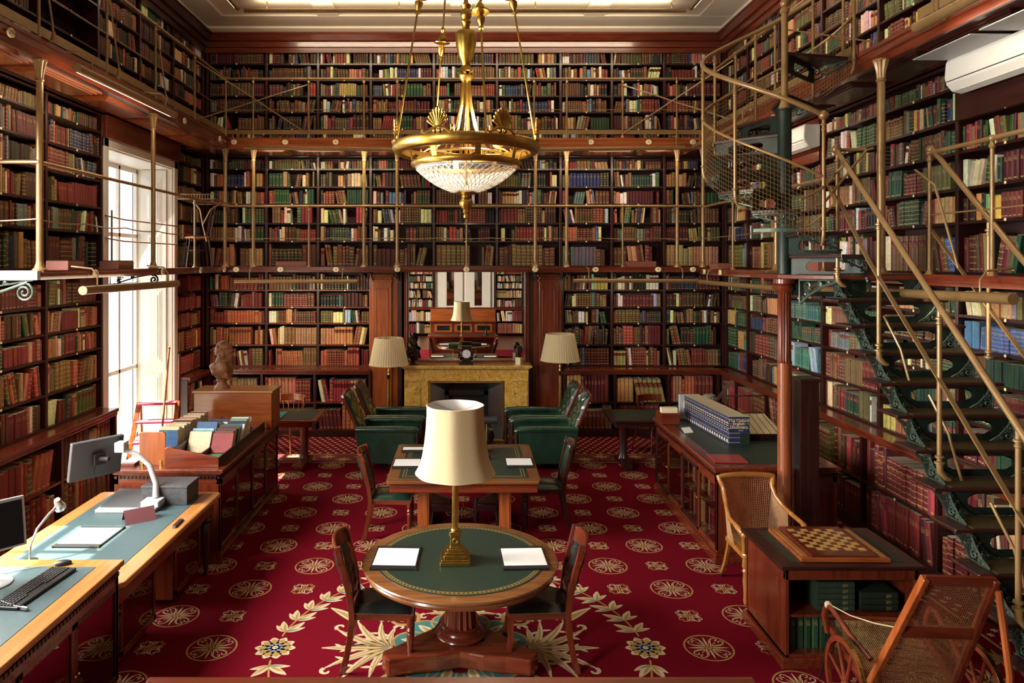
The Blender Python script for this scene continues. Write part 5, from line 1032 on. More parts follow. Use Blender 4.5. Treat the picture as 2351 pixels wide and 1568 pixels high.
# ---------------- glazed cabinets ----------------
def cabinet(label,x0,x1,y0,y1,h,glass_side,topk='mh',ins=True,nd=4,leather=None,near='wood'):
    # glass_side +1: doors on the x1 face, -1: doors on the x0 face
    t=T('glazed_cabinet',label,'cabinet',(0,0,0))
    MB().box(x0-.03,y0-.03,h-.035,x1+.03,y1+.03,h).box(x0-.012,y0-.012,h-.06,x1+.012,y1+.012,h-.035).obj('cabinet_top',topk+'y',t,bev=0.008)
    if leather: box(x0+.10,y0+.10,h+.0005,x1-.10,y1-.10,h+.0025).obj('leather_inset',leather,t)
    m=MB(); m.box(x0,y0,h-.15,x1,y0+.04,h-.06); m.box(x0,y1-.04,h-.15,x1,y1,h-.06); m.box(x0,y0,h-.15,x0+.04,y1,h-.06); m.box(x1-.04,y0,h-.15,x1,y1,h-.06); m.obj('frieze','mhx',t)
    m=MB(); n=int((x1-x0)/.036)
    for k in range(n): a=x0+(x1-x0)*k/n; m.box(a+.006,y0-.010,h-.095,a+.030,y0,h-.068)
    fx=x1 if glass_side>0 else x0; n=int((y1-y0)/.036)
    for k in range(n): a=y0+(y1-y0)*k/n; m.box(fx,a+.006,h-.095,fx+glass_side*.010,a+.030,h-.068)
    m.obj('dentil_moulding','dkx',t)
    m=MB(); m.box(x0-.015,y0-.015,0,x1+.015,y1+.015,.10); m.box(x0,y0,.10,x1,y1,.13); m.obj('plinth','mhy',t,bev=0.008)
    m=MB(); m.box(x0,y0,.13,x1,y0+.03,h-.15)
    for a,b in ((x0+.10,(x0+x1)/2-.05),((x0+x1)/2+.05,x1-.10)):
        for e,yy in ((0,.008),(.03,.002)): m.box(a+e,y0-yy,.22+e,b-e,y0,h-.24-e)
    m.obj('end_panel','mhz',t,bev=0.003)
    box(x0,y1-.03,.13,x1,y1,h-.15).obj('far_panel','mhz',t)
    bxx=x0 if glass_side>0 else x1; box(min(bxx,bxx+glass_side*.02),y0+.03,.13,max(bxx,bxx+glass_side*.02),y1-.03,h-.15).obj('back_panel','dkz',t)
    box(x0+.02,y0+.03,.48,x1-.03,y1-.03,.50).obj('shelf','dky',t)
    L=(y1-y0)/nd
    for k in range(nd):
        a=y0+k*L; b=a+L; m=MB(); xa,xb=(fx-glass_side*.025,fx)
        m.box(xa,a,.13,xb,a+.035,h-.15); m.box(xa,b-.035,.13,xb,b,h-.15); m.box(xa,a,.13,xb,b,.17); m.box(xa,a,h-.19,xb,b,h-.15)
        d=m.obj('glass_door','dkz' if k%2 else 'mhz',t,bev=0.004)
        box(fx-glass_side*.014,a+.035,.17,fx-glass_side*.010,b-.035,h-.19).obj('pane','cabglass',d)
        MB().ball((fx+glass_side*.012,(a+.018) if k%2 else (b-.018),h*.5),.010,8).obj('door_knob','brass',d)
    return t
CH=0.93
cabinet('glazed mahogany cabinet with red carpet mirrored in its doors, carrying the racks of books',-3.42,-2.38,7.02,9.18,CH,1)
cabinet('glazed mahogany cabinet at right carrying the row of blue dictionaries',2.46,3.64,7.02,9.25,CH+.02,-1,leather='tleather')
cabinet('near desk height cabinet at the lower left corner under the keyboard',-3.70,-2.34,2.7,4.86,.93,1,topk='lt',leather='bleather')
t=T('plinth_box','plain orange brown wooden box carrying the terracotta bust','box',(0,0,0)); MB().box(-3.30,8.76,.931,-2.35,9.16,1.355).obj('box_body','orx',t,bev=0.005); MB().box(-3.315,8.745,1.355,-2.335,9.175,1.38).obj('box_top','ltx',t,bev=0.005)
t=T('terracotta_bust','terracotta bust of a draped man looking to the right','bust',(-3.02,8.96,1.38),0)
MB().lathe([(.098,0),(.098,.012),(.088,.03),(.07,.045),(.055,.07),(.052,.09),(.072,.10),(.072,.112),(.05,.125)],28).obj('socle','terra',t,smooth=True)
B=head_blobs(1.12,0.045,.455)
B+=[((-.02,0,.33),(.06,.06,.08)),((-.045,0,.275),(.105,.150,.060)),((0,0,.23),(.135,.150,.085)),((.02,0,.175),(.115,.115,.07)),((.02,0,.135),(.075,.08,.04)),((-.06,.10,.26),(.07,.06,.08)),((.02,-.10,.25),(.09,.05,.09))]
for k in range(7): f=k/6; B.append(((-.06+.15*f,-.10,.235-.05*f),(.020,.030,.070),.35-.7*f,'Y'))
for k in range(5): f=k/4; B.append(((-.02+.10*f,-.09+.02*k,.29-.035*f),(.075,.03,.016),.55,'Y'))
fused('figure',t,'terra',B,.005)
# slanting racks and the books in them
def onebook(w,h,d,col,cn,label,loc,rot,group,name='book',st=(.3,.3),mats=('book','page')):
    o=bpy.data.objects.new(name,bookmesh(w,h,d,col,st)); COL.objects.link(o); o.location=loc; o.rotation_euler=rot
    o['label']=label; o['category']='book'; o['group']=group; return o
def bookparts(w,h,d,col,st,X=None):
    # spine at y=0 facing -y, thickness along x, pages on top
    vs=[];q=[(0,min(.012,w*.25)),(w*.22,0.0015),(w*.78,0.0015),(w,min(.012,w*.25))]
    for z in (0,h): vs+=[(p[0],p[1],z) for p in q]+[(w,d,z),(0,d,z)]
    fs=[(0,1,7,6),(1,2,8,7),(2,3,9,8),(3,4,10,9),(4,5,11,10),(5,0,6,11),(6,7,8,9,10,11),(5,4,3,2,1,0)]
    if X is not None: vs=[tuple(X@Vector(v)) for v in vs]
    uvs=[]
    def uv(i,sp): 
        x=(q[i%6][0]/w) if (i%6)<4 else .5; return (x,(1.0 if i>=6 else 0.0)+(0 if sp else 3.0))
    for k,f in enumerate(fs): uvs+=[uv(i,k<3) for i in f]
    return vs,fs,uvs,[0,0,0,0,1,0,1,0]
def bookmesh(w,h,d,col,st):
    return booksmesh([(bookparts(w,h,d,col,st),col,st)],'book')
def booksmesh(items,name):
    V=[];F=[];U=[];MI=[];CC=[];SS=[]
    for (vs,fs,uvs,mi),col,st in items:
        n=len(V); V+=vs; F+=[tuple(i+n for i in f) for f in fs]; U+=uvs; MI+=mi; nl=len(uvs); CC+=[(*col,1)]*nl; SS+=[st]*nl
    me=bpy.data.meshes.new(name); me.from_pydata(V,[],F); me.materials.append(M['book']); me.materials.append(M['page']); me.polygons.foreach_set('material_index',MI)
    u=me.uv_layers.new(name='UVMap'); u.data.foreach_set('uv',[c for p in U for c in p])
    s=me.uv_layers.new(name='style'); s.data.foreach_set('uv',[c for p in SS for c in p])
    a=me.color_attributes.new('Col','FLOAT_COLOR','CORNER'); a.data.foreach_set('color',[c for p in CC for c in p]); me.update(); return me
NIND=176
def rack(label,x0,x1,y0,y1,z,hl,hr):
    t=T('book_rack',label,'book rack',(0,0,0))
    m=MB(); m.prism([(x0,z),(x1,z),(x1,z+hr*.8),(x1-.02,z+hr),(x0+.09,z+hl*.92),(x0+.07,z+hl),(x0+.02,z+hl),(x0,z+hl*.9)],y0,y0+.018,'y'); m.obj('end_board','mhx',t,bev=0.005)
    MB().box(x0,y0+.018,z,x1,y1,z+.012).obj('base_board','dky',t); MB().box(x0,y0+.018,z+.0125,x1-.02,y0+.45,z+.015).obj('felt_lining','felt',t)
    MB().box(x1-.015,y0+.018,z+.012,x1,y1,z+.09).obj('side_rail','dky',t,bev=0.003); MB().box(x0,y0+.018,z+.012,x0+.015,y1,z+.14).obj('side_board','dky',t,bev=0.003)
    MB().box((x0+x1)/2-.006,y0+.018,z+.012,(x0+x1)/2+.006,y1,z+.07).obj('centre_board','dky',t)
    for yy in (y0+.45,y0+1.12):
        m=MB(); m.X=Matrix.Translation((0,yy,z+.012))@Matrix.Rotation(R(-28),4,'X'); m.prism([(x0+.016,0),(x1-.016,0),(x1-.016,.13),(x1-.05,.155),(x0+.05,.225),(x0+.016,.20)],0,.014,'y')
    m.obj('slanting_divider','mhx',t,bev=0.004); return t
rack('slanting wooden book rack on the left cabinet, its near end empty with green felt',-2.95,-2.42,7.08,8.72,CH,.20,.10)
cols=['crm','wht','gry','och','sky','crim','navy','brn','lgrn','red','blk','wht','mar','crm','grn','gry','oliv','rust','dbrn','wht','tan','blue']
rr=random.Random(11)
k=0
for c_,(xa,w_,nm) in enumerate(((-2.925,.235,'left'),(-2.675,.225,'right'))):
    y=7.56
    for i in range(15):
        th=rr.uniform(.022,.04); 
        if i==8: y+=.10
        cn=cols[(i*2+c_*5+i//3)%len(cols)] 
        if c_==0 and i==5: cn='blue'; 
        hh=rr.uniform(.20,.26)*(1.25 if c_==0 and i==5 else 1)
        # cover faces the viewer and leans back; spine upwards
        X=Matrix.Translation((xa,y,CH+.016))@Matrix.Rotation(R(-30),4,'X')
        me=booksmesh([(bookparts(th,w_*rr.uniform(.85,1),hh,None,None,Matrix(((0,0,1,0),(1,0,0,0),(0,-1,0,hh),(0,0,0,1)))),tuple(min(.8,v*rr.uniform(.9,1.2)) for v in C[cn]),(.3,.3))],'book')
        o=bpy.data.objects.new('book',me); COL.objects.link(o); o.matrix_world=X
        tag(o,'%s book in the %s column of the slanting rack, %s from near end'%(CN[cn],nm,ORD[i]),'book','books leaning in the slanting rack')
        if c_==0 and i==5: o['label']='large bright blue book with a grey photograph, standing highest in the slanting rack'; q=MB(); q.box(.03,-.0008,.09,.13,-.0002,.19); q.obj('cover_photograph','gry' if 'gry' in M else 'grey',o); MB().box(.18,-.0008,.12,.195,-.0002,.15).obj('cover_label','paper',o)
        y+=th*1.32
tag(onebook(.028,.20,.13,(.42,.17,.13),'pink','x',(-2.62,7.30,CH+.016),(0,PI/2,PI/2+.25),'books leaning in the slanting rack'),'single salmon pink book lying near the empty green felted end of the rack','book','books leaning in the slanting rack')
t=T('book_stand','upright wooden bookend board with rounded corners and brass feet on the left cabinet','bookend',(0,0,0))
m=MB(); pts=[(-3.235,CH),(-2.975,CH),(-2.975,CH+.30)]+[(-3.005+.03*math.cos(a),CH+.30+.03*math.sin(a)) for a in (R(30),R(60),R(90))]+[(-3.205+.03*math.cos(a),CH+.30+.03*math.sin(a)) for a in (R(90),R(120),R(150))]+[(-3.235,CH+.30)]
m.prism(pts,7.15,7.172,'y'); m.obj('end_board','orz',t,bev=0.004); MB().box(-3.225,7.172,CH,-2.985,8.75,CH+.012).obj('base_board','mhy',t); m=MB(); m.box(-3.215,7.142,CH,-3.195,7.15,CH+.05); m.box(-3.03,7.142,CH,-3.01,7.15,CH+.05); m.obj('brass_foot','brass',t)
MB().box(-2.984,7.172,CH+.012,-2.972,8.7,CH+.10).obj('side_rail','dky',t)
y=7.52; cs=['blue','crm','crm','brn','wht','grn','crm','oliv','crm','brn','crm','red','crm','pink','crm','gry','crm','crim','mar','crm','tan','red']
for i,cn in enumerate(cs):
    th=rr.uniform(.028,.045); hh=rr.uniform(.235,.275)
    me=booksmesh([(bookparts(th,hh,.20,None,None,Matrix(((0,1,0,0),(1,0,0,0),(0,0,1,0),(0,0,0,1)))),tuple(min(.8,v*rr.uniform(.9,1.1)) for v in C[cn]),(.3,.3))],'book'); o=bpy.data.objects.new('book',me); COL.objects.link(o); o.location=(-3.20,y,CH+.013); 
    tag(o,'%s upright book behind the wooden bookend, %s from the near end'%(CN[cn] if i else 'pale blue fronted',ordn(i)),'book','upright books behind the bookend'); y+=th+.004
t=T('display_case','flat glass topped case holding a print of a leafy sprig on the left cabinet','display case',(0,0,0))
MB().box(-3.40,7.10,CH,-3.26,8.2,CH+.03).obj('case_frame','mhy',t,bev=.003); box(-3.395,7.14,CH+.031,-3.265,8.1,CH+.033).obj('print','paper',t)
# ---------------- left desk and everything on it ----------------
DZ=0.755
t=T('partners_desk','long light wood desk with blue green leather top at lower left','desk',(0,0,0))
MB().prism([(-3.47,4.93),(-3.44,4.90),(-2.37,4.90),(-2.33,4.94),(-2.32,6.84),(-2.35,6.88),(-3.44,6.88),(-3.47,6.85)],DZ-.045,DZ).obj('desk_top','lty',t,bev=0.012)
box(-3.33,5.02,DZ+.0005,-2.47,6.78,DZ+.0025).obj('leather_inset','bleather',t)
MB().box(-3.42,4.95,.58,-2.38,6.83,DZ-.045).obj('apron','mhy',t,bev=.006)
for a,b in ((4.98,5.02),(6.78,6.82)): pass
for x in (-3.36,-2.44):
    for y in (5.0,6.78): MB().lathe([(.02,.05),(.028,.10),(.022,.13),(.045,.38),(.05,.47),(.035,.49),(.055,.52),(.04,.55),(.05,.58)],32,(x,y,0),flute=8,fa=.1).obj('leg','dkz',t,smooth=True); m=MB(); m.X=Matrix.Translation((x,y,.028))@Matrix.Rotation(PI/2,4,'Y'); m.lathe([(.027,-.012),(.027,.012)],14); m.obj('caster','black',t)
for y0_,y1_ in ((5.10,5.72),(6.06,6.68)):
    m=MB(); m.box(-3.36,y0_,.10,-2.46,y1_,.58); c=m.obj('pedestal','mhz',t,bev=.004)
    m=MB(); m.box(-2.46,y0_+.02,.13,-2.445,y0_+.06,.56); m.box(-2.46,y1_-.06,.13,-2.445,y1_-.02,.56); m.box(-2.46,y0_+.02,.52,-2.445,y1_-.02,.56); m.box(-2.46,y0_+.02,.13,-2.445,y1_-.02,.17); d=m.obj('door','mhz',t,bev=.003); box(-2.457,y0_+.06,.17,-2.452,y1_-.06,.52).obj('door_pane','cabglass',d)
DT=DZ+.003
t=T('reading_machine','grey document reading machine with a dark tray on the desk','machine',(-2.93,6.48,DT),0)
MB().box(-.30,-.20,.0,.22,.22,.03).obj('base','silver',t,bev=.006); m=MB(); m.X=Matrix.Translation((-.03,0.03,.055))@Matrix.Rotation(R(8),4,'X'); m.cbox((0,0,0),(.50,.36,.014)); m.obj('tray','plast',t,bev=.004)
MB().box(.08,-.16,.03,.24,-.02,.085).obj('control_box','silver',t,bev=.008)
MB().tube([(.17,-.05,.08),(.15,0.0,.20),(.08,.02,.36),(-.04,.02,.46),(-.13,0,.50)],[.030,.026,.024,.022,.022],12).obj('curved_arm','silver',t,smooth=True)
MB().cbox((-.16,-.0,.53),(.09,.10,.09)).obj('camera_head','silver',t,bev=.008)
t=T('monitor','black monitor on the arm of the reading machine, back turned to the room','monitor',(-3.30,6.44,DT+.44),R(-38))
m=MB(); m.X=Matrix.Rotation(R(12),4,'Y'); m.cbox((0,0,0),(.045,.46,.36)); m.obj('housing','plast',t,bev=.01); m=MB(); m.X=Matrix.Rotation(R(12),4,'Y'); m.cbox((-.0235,0,.0),(.002,.43,.32)); m.obj('screen','screen',t); m=MB(); m.cbox((.05,0,0),(.06,.10,.10)); m.tube([(.06,0,0),(.20,.02,.02)],.02,8); m.tube([(.04,-.03,-.02),(.05,-.05,-.14)],.008,6); m.obj('bracket','blk',t,bev=.004)
t=T('grey_box','large black grey card box at the far end of the desk','box',(0,0,0)); MB().box(-2.91,6.48,DT,-2.50,6.76,DT+.155).obj('box_body','stone',t,bev=.004); MB().box(-2.915,6.475,DT+.155,-2.495,6.765,DT+.175).obj('lid','stone',t,bev=.003)
t=T('folded_sign','folded maroon card standing like a tent on the desk','card',(-2.77,6.12,DT),R(35)); m=MB(); m.X=None; m.add([(-.12,-.085,0),(.12,-.085,0),(.12,0,.10),(-.12,0,.10),(-.12,.085,0),(.12,.085,0)],[(0,1,2,3),(3,2,5,4)]); o=m.obj('card','maroon',t); q=o.modifiers.new('t','SOLIDIFY'); q.thickness=.003
blotter('writing_pad',-2.98,5.72,DT,R(-1),.36,.42,'white writing pad glaring in sunlight on the blue green desk')
t=T('ruler_block','dark red wooden rocker lying on the light edge of the desk','ruler',(-2.40,6.02,DZ),PI/2+R(2)); m=MB(); m.prism([(-.10,0),(.10,0),(.085,.018),(-.085,.018)],-.018,.018,'y'); m.obj('body','dkx',t,bev=.004)
t=T('gooseneck_lamp','chrome gooseneck desk lamp bent over the near left of the desk','lamp',(-3.18,5.26,DT))
MB().lathe([(.055,0),(.055,.012),(.012,.02)],20).obj('base','steel',t,smooth=True); MB().tube([(0,0,.02),(0,.01,.12),(.02,.06,.22),(.06,.14,.30),(.085,.19,.335)],.008,8).obj('neck','steel',t,smooth=True)
m=MB(); m.X=Matrix.Translation((.10,.205,.345))@Matrix.Rotation(R(30),4,'X'); m.lathe([(.04,-.035),(.042,-.01),(.030,.0),(.026,.05),(.020,.06)],18); m.obj('lamp_head','steel',t,smooth=True)
# near cabinet: keyboard, mouse, screen, microphone
KZ=.9335
t=T('keyboard','black computer keyboard on the near left cabinet','keyboard',(-2.655,4.44,KZ),R(85)); t.scale=(1.22,1.1,1)
MB().prism([(-.225,-.085),(.225,-.085),(.225,.075),(-.225,.075)],0,.018).obj('body','blk',t,bev=.005); m=MB()
for r_ in range(6):
    for c_ in range(21):
        if r_==0 and 5<c_<12: continue
        m.box(-.218+c_*.0208,-.045+r_*.0188,.018,-.218+c_*.0208+.0165,-.045+r_*.0188+.015,.025)
m.obj('keys','blk',t,bev=.002)
t=T('mouse','black computer mouse above the end of the keyboard','mouse',(-2.68,4.80,KZ),R(20)); 
fused('shell',t,'blk',[((0,0,.008),(.055,.030,.020))],.004); MB().tube([(-.05,0,.006),(-.16,.0,.004),(-.3,-.03,.004),(-.5,-.06,.004)],.0025,6).obj('cable','grey',t)
t=T('computer_monitor','grey framed flat monitor at the extreme left edge on a round foot','monitor',(-2.97,4.50,KZ),R(50))
MB().lathe([(.125,0),(.125,.006),(.11,.014),(.02,.018)],28).obj('foot','silver',t,smooth=True); MB().box(-.02,.02,.01,.02,.05,.30).obj('neck','plast',t); m=MB(); m.X=Matrix.Translation((0,.01,.35))@Matrix.Rotation(R(-10),4,'X'); m.cbox((0,0,0),(.40,.03,.31)); m.obj('bezel','silver',t,bev=.006)
m=MB(); m.X=Matrix.Translation((0,-.007,.35))@Matrix.Rotation(R(-10),4,'X'); m.cbox((0,0,0),(.365,.002,.275)); m.obj('screen','screen',t)
t=T('microphone','small black gooseneck microphone lying in front of the keyboard','microphone',(-2.57,4.17,KZ),R(165)); MB().tube([(0,0,.012),(.05,0,.014),(.12,-.01,.02),(.30,-.06,.018)],[.009,.009,.006,.006],10).obj('stem','blk',t,smooth=True); MB().tube([(-.045,0,.012),(-.005,0,.012)],.012,12).obj('head','steel',t,smooth=True)
# ---------------- right cabinet contents ----------------
RZ_=CH+.0235
G='volumes of the dictionary in a row'
y=7.86
for i in range(20):
    th=.0635; o=bpy.data.objects.new('dictionary_volume',booksmesh([(bookparts(th*.94,.305,.235,None,None,Matrix(((0,1,0,0),(1,0,0,0),(0,0,1,0),(0,0,0,1)))),(.018,.026,.085),(.9,.2))],'dictionary_volume')); COL.objects.link(o); o.location=(2.885-.005*i,y,RZ_)
    tag(o,'navy blue dictionary volume, %s of the row counted from the nearest one'%ORD[i] if i else 'nearest navy dictionary volume, its front cover lettered The Oxford English Dictionary','book',G)
    m=MB(); m.box(-.0012,th*.15,.235,-.0004,th*.78,.243); m.box(-.0012,th*.15,.205,-.0004,th*.78,.211); m.box(-.0012,th*.2,.155,-.0004,th*.7,.162); m.obj('spine_lettering','cream',o); box(-.0012,th*.12,.220,-.0004,th*.82,.226).obj('spine_line','crim',o)
    m=MB(); m.X=Matrix.Translation((-.0006,th*.47,.04))@Matrix.Rotation(PI/2,4,'Y'); m.lathe([(.0001,0),(.019,0)],14,cap=False); m.obj('spine_emblem','cream',o)
    if i==0:
        for s,zz in (('The Oxford',.262),('English',.228),('Dictionary',.194)): text(s,.046,o,(.117,-.0005,zz),(PI/2,0,0),'cream','cover_lettering')
        box(.03,-.0012,.172,.205,-.0004,.175).obj('cover_line','crim',o); text('SECOND',.013,o,(.14,-.0005,.155),(PI/2,0,0),'cream','cover_lettering')
        box(.13,-.0012,.0,.235,-.0004,.13).obj('green_bookend_panel','tleather',o)
    y+=th
t=T('box_file','grey box file at the far end of the row of dictionaries','box file',(0,0,0)); MB().box(2.74,9.14,RZ_,3.0,9.20,RZ_+.31).obj('file','gry2' if 'gry2' in M else 'grey',t,bev=.003); MB().box(2.785,9.138,RZ_+.14,2.81,9.1395,RZ_+.22).obj('file_label','paper',t)
t=T('card_index_box','wooden index box filled with blank cream cards on the right cabinet','box',(2.52,8.95,RZ_),0); MB().box(-.10,-.12,0,.13,.13,.14).obj('box_body','mhx',t,bev=.004); MB().box(-.085,-.09,.02,.11,.0,.20).obj('cards','cream',t)
t=T('red_booklet','thin red booklet lying at the near edge of the right cabinet','booklet',(2.66,7.28,RZ_),R(-4)); MB().box(-.16,-.14,0,.17,.15,.012).obj('cover','redbk' if 'redbk' in M else 'maroon',t,bev=.002)
M['redbk']=mat('red cover',(.30,.025,.02),.35,coat=.3); t.children[0].data.materials[0]=M['redbk']; MB().box(-.155,-.135,.002,.168,-.1395,.010).obj('pages','paper',t)
t=T('white_folder','small white card lying near the far end of the right cabinet','card',(2.62,8.45,RZ_),R(20)); m=MB(); m.add([(-.06,-.04,0),(.06,-.04,0),(.06,.03,.05),(-.06,.03,.05)],[(0,1,2,3)]); o=m.obj('card','paper',t); q=o.modifiers.new('t','SOLIDIFY'); q.thickness=.004
t=T('stone_head','rough grey stone head seen from behind on the right cabinet','sculpture',(3.10,9.08,RZ_),R(100)); fused('head',t,'hair',[((0,0,.20),(.11,.10,.12)),((.0,0,.09),(.06,.06,.09)),((0,0,.03),(.10,.10,.04))]+[((.09*math.cos(a)*math.cos(e),.085*math.sin(a)*math.cos(e),.21+.11*math.sin(e)),(.035,.03,.03)) for a in [k*PI/6 for k in range(12)] for e in (0,.5,1.0)],.007)
t=T('reading_lamp','slim steel reading lamp with a long tilted head on the right cabinet','lamp',(3.32,9.05,RZ_)); MB().lathe([(.06,0),(.06,.012),(.01,.02),(.008,.40)],18).obj('stem','steel',t,smooth=True); MB().tube([(-.17,-.02,.24),(.07,.02,.50)],0,flat=(.022,.008)).obj('lamp_head','steel',t)
t=T('display_case','tabletop glass display case with striped lining on the right cabinet','display case',(0,0,0)); MB().box(3.14,8.05,RZ_,3.60,8.60,RZ_+.07).obj('case_base','dkx',t,bev=.004)
m=MB(); m.add([(3.16,8.06,RZ_+.072),(3.58,8.06,RZ_+.072),(3.58,8.58,RZ_+.19),(3.16,8.58,RZ_+.19)],[(0,1,2,3)]); m.obj('striped_board','cream',t)
m=MB()
for k in range(7): x=3.14+k*.075; m.tube([(x,8.06,RZ_+.0765),(x+.03,8.58,RZ_+.195)],.0028,4)
m.obj('stripe','ink',t)
m=MB(); m.add([(3.14,8.60,RZ_+.19),(3.60,8.60,RZ_+.19),(3.60,8.60,RZ_+.40),(3.14,8.60,RZ_+.40)],[(0,1,2,3)]); m.obj('glass_lid','cabglass',t); m=MB(); m.tube([(3.14,8.6,RZ_+.4),(3.60,8.6,RZ_+.4)],.008,6); m.tube([(3.14,8.6,RZ_+.19),(3.60,8.6,RZ_+.19)],.008,6); m.obj('lid_frame','dkx',t)
# tall volumes behind the right cabinet's glass
y=7.12; gb=['crm','crm','crm','mag','mag','mag','mag','crm','red','red','calf','crm','mar','mar','grn','calf','crm','red','mag','crm']
for i,cn in enumerate(gb):
    th=.05+.01*math.sin(i*2.1); z=.505 if i>=0 else .13; hh=.26
    o=bpy.data.objects.new('book',booksmesh([(bookparts(th*.95,hh,.22,None,None,Matrix(((0,1,0,0),(1,0,0,0),(0,0,1,0),(0,0,0,1)))),C[cn],(.8,.3))],'book')); COL.objects.link(o); o.location=(2.56,y,z); tag(o,'%s volume on the upper shelf inside the right cabinet, %s from near end'%(CN[cn],ordn(i)),'book','tall volumes on the upper cabinet shelf')
    cn2=gb[(i*7+3)%20]; o=bpy.data.objects.new('book',booksmesh([(bookparts(th*.95,.30,.24,None,None,Matrix(((0,1,0,0),(1,0,0,0),(0,0,1,0),(0,0,0,1)))),C[cn2],(.4,.3))],'book')); COL.objects.link(o); o.location=(2.58,y,.131); tag(o,'%s volume on the lower shelf inside the right cabinet, %s from near end'%(CN[cn2],ordn(i)),'book','tall volumes on the lower cabinet shelf')
    y+=th+(.04 if i%6==5 else 0)
t=T('box_post','slim dark mahogany cupboard post standing against the red column','cupboard',(0,0,0)); MB().box(3.16,6.76,0,3.34,6.96,1.82).obj('body','dkz',t,bev=.005); MB().box(3.155,6.75,1.82,3.35,6.97,1.85).obj('cap','dkx',t,bev=.004)
# ---------------- chess table and board ----------------
t=T('pedestal_table','low mahogany bookcase table with green leather top under the chessboard','table',(0,0,0))
MB().box(2.29,5.19,.72,3.34,5.96,.75).obj('table_top','dkx',t,bev=.008); box(2.40,5.27,.7502,3.23,5.88,.7522).obj('leather_inset','tleather',t)
m=MB(); m.box(2.33,5.22,.05,2.36,5.92,.72); m.box(3.27,5.22,.05,3.30,5.92,.72); m.box(2.33,5.90,.05,3.30,5.93,.72); m.box(2.33,5.22,.64,3.30,5.25,.72); m.box(2.33,5.22,.05,3.30,5.92,.10); m.box(2.36,5.24,.36,3.27,5.88,.38); m.obj('carcase','mhz',t,bev=.004)
m=MB(); m.box(2.30,5.20,0,3.32,5.95,.08); m.obj('plinth','mhy',t,bev=.008); m=MB()
for e in (0,.025): m.box(2.33-.004-e*.1,5.30+e,.16+e,2.33,5.84-e,.62-e)
m.obj('side_panel','mhz',t)
BT=.7525
t=T('chessboard','wooden chessboard box with red brown border on the pedestal table','chessboard',(2.80,5.56,BT),R(-1))
MB().box(-.325,-.30,0,.325,.30,.030).obj('base_tray','orx',t,bev=.004); MB().box(-.245,-.285,.030,.235,.29,.048).obj('board','mhx',t,bev=.003)
m=MB(); sq=.052
for a in range(8):
    for b in range(8):
        if (a+b)%2: m.box(-.208+a*sq,-.20+b*sq*1.03,.0482,-.208+(a+1)*sq,-.20+(b+1)*sq*1.03,.0490)
m.obj('light_squares','yelw' if 'yelw' in M else 'cgold',t); M['yelw']=mat('boxwood',(.55,.33,.09),.35,coat=.3); t.children[-1].data.materials[0]=M['yelw']
for s in (-1,1): MB().box(s*.285-.02,-.27,.030,s*.285+.02,.27,.036).obj('tray_edge','ltx',t)
# green volumes inside the pedestal table
x=2.40
for i in range(14):
    o=onebook(.052,.25,.2,C['grn'] if i%3 else (.03,.09,.04),'grn','x',(x,5.30,.101),(0,0,0),'green volumes inside the pedestal table',st=(.3,.3)); o['label']='dark green volume standing inside the chessboard table, %s from the left'%ORD[i]; x+=.056
for i in range(5):
    o=onebook(.042,.27,.2,(.03,.05,.03),'grn','x',(2.60,5.28,.381+.0425*(i+1)),(0,PI/2,0),'stacked volumes inside the pedestal table'); o['label']='dark volume lying flat inside the chessboard table, %s from the bottom'%ORD[i]
for i in range(3):
    o=onebook(.045,.27,.2,(.02,.03,.02),'grn','x',(2.92,5.28,.381+.0455*(i+1)),(0,PI/2,0),'right stack inside the pedestal table'); o['label']='black volume lying flat at right inside the chessboard table, %s from bottom'%ORD[i]
# ---------------- caned armchair ----------------
def canegrid(m,S,nu,nv,r=.0016):
    # S(u,v)->point ; strips along both directions
    for i in range(nu+1): m.tube([S(i/nu,k/10) for k in range(11)],r,3)
    for j in range(nv+1): m.tube([S(k/16,j/nv) for k in range(17)],r,3)
t=T('caned_armchair','golden beech bergere armchair with caned back and a red cord, behind the chess table','armchair',(2.64,6.43,0),-PI/2+R(4))
def interp(tab,f):
    x=f*(len(tab)-1); i=min(int(x),len(tab)-2); g=x-i; return Vector(tab[i]).lerp(Vector(tab[i+1]),g)
rail=[(.27,-.28,.63),(.20,-.30,.668),(.06,-.298,.685),(-.07,-.268,.725),(-.17,-.238,.80),(-.225,-.232,.875),(-.262,-.262,.955),(-.275,-.14,.968),(-.285,0,.97),(-.275,.14,.968),(-.262,.262,.955),(-.225,.232,.875),(-.17,.238,.80),(-.07,.268,.725),(.06,.298,.685),(.20,.30,.668),(.27,.28,.63)]
seat=[(.23,-.24,.44),(.18,-.25,.44),(.10,-.25,.44),(.02,-.25,.44),(-.06,-.245,.44),(-.13,-.235,.44),(-.20,-.18,.44),(-.235,-.08,.44),(-.24,0,.44),(-.235,.08,.44),(-.20,.18,.44),(-.13,.235,.44),(-.06,.245,.44),(.02,.25,.44),(.10,.25,.44),(.18,.25,.44),(.23,.24,.44)]
m=MB(); m.tube([interp(rail,k/56) for k in range(57)],[.027]*4+[.021]*14+[.026]*21+[.021]*14+[.027]*4,12); m.obj('crest_rail','beey',t,smooth=True)
for s in (-1,1): m=MB(); m.ball((.275,s*.27,.62),.034,12); m.tube([(.27,s*.27,.60),(.235,s*.25,.53),(.22,s*.245,.42)],[.022,.02,.022],10); m.obj('arm_support','beez',t,smooth=True)
m=MB(); canegrid(m,lambda u,v: interp(rail,.17+u*.66).lerp(interp(seat,.17+u*.66),v),70,34); m.obj('caned_back','cane',t)
m=MB(); m.prism([(-.24,-.17),(-.17,-.24),(.23,-.27),(.26,-.25),(.26,.25),(.23,.27),(-.17,.24),(-.24,.17)],.40,.445); m.obj('seat_frame','beez',t,bev=.01)
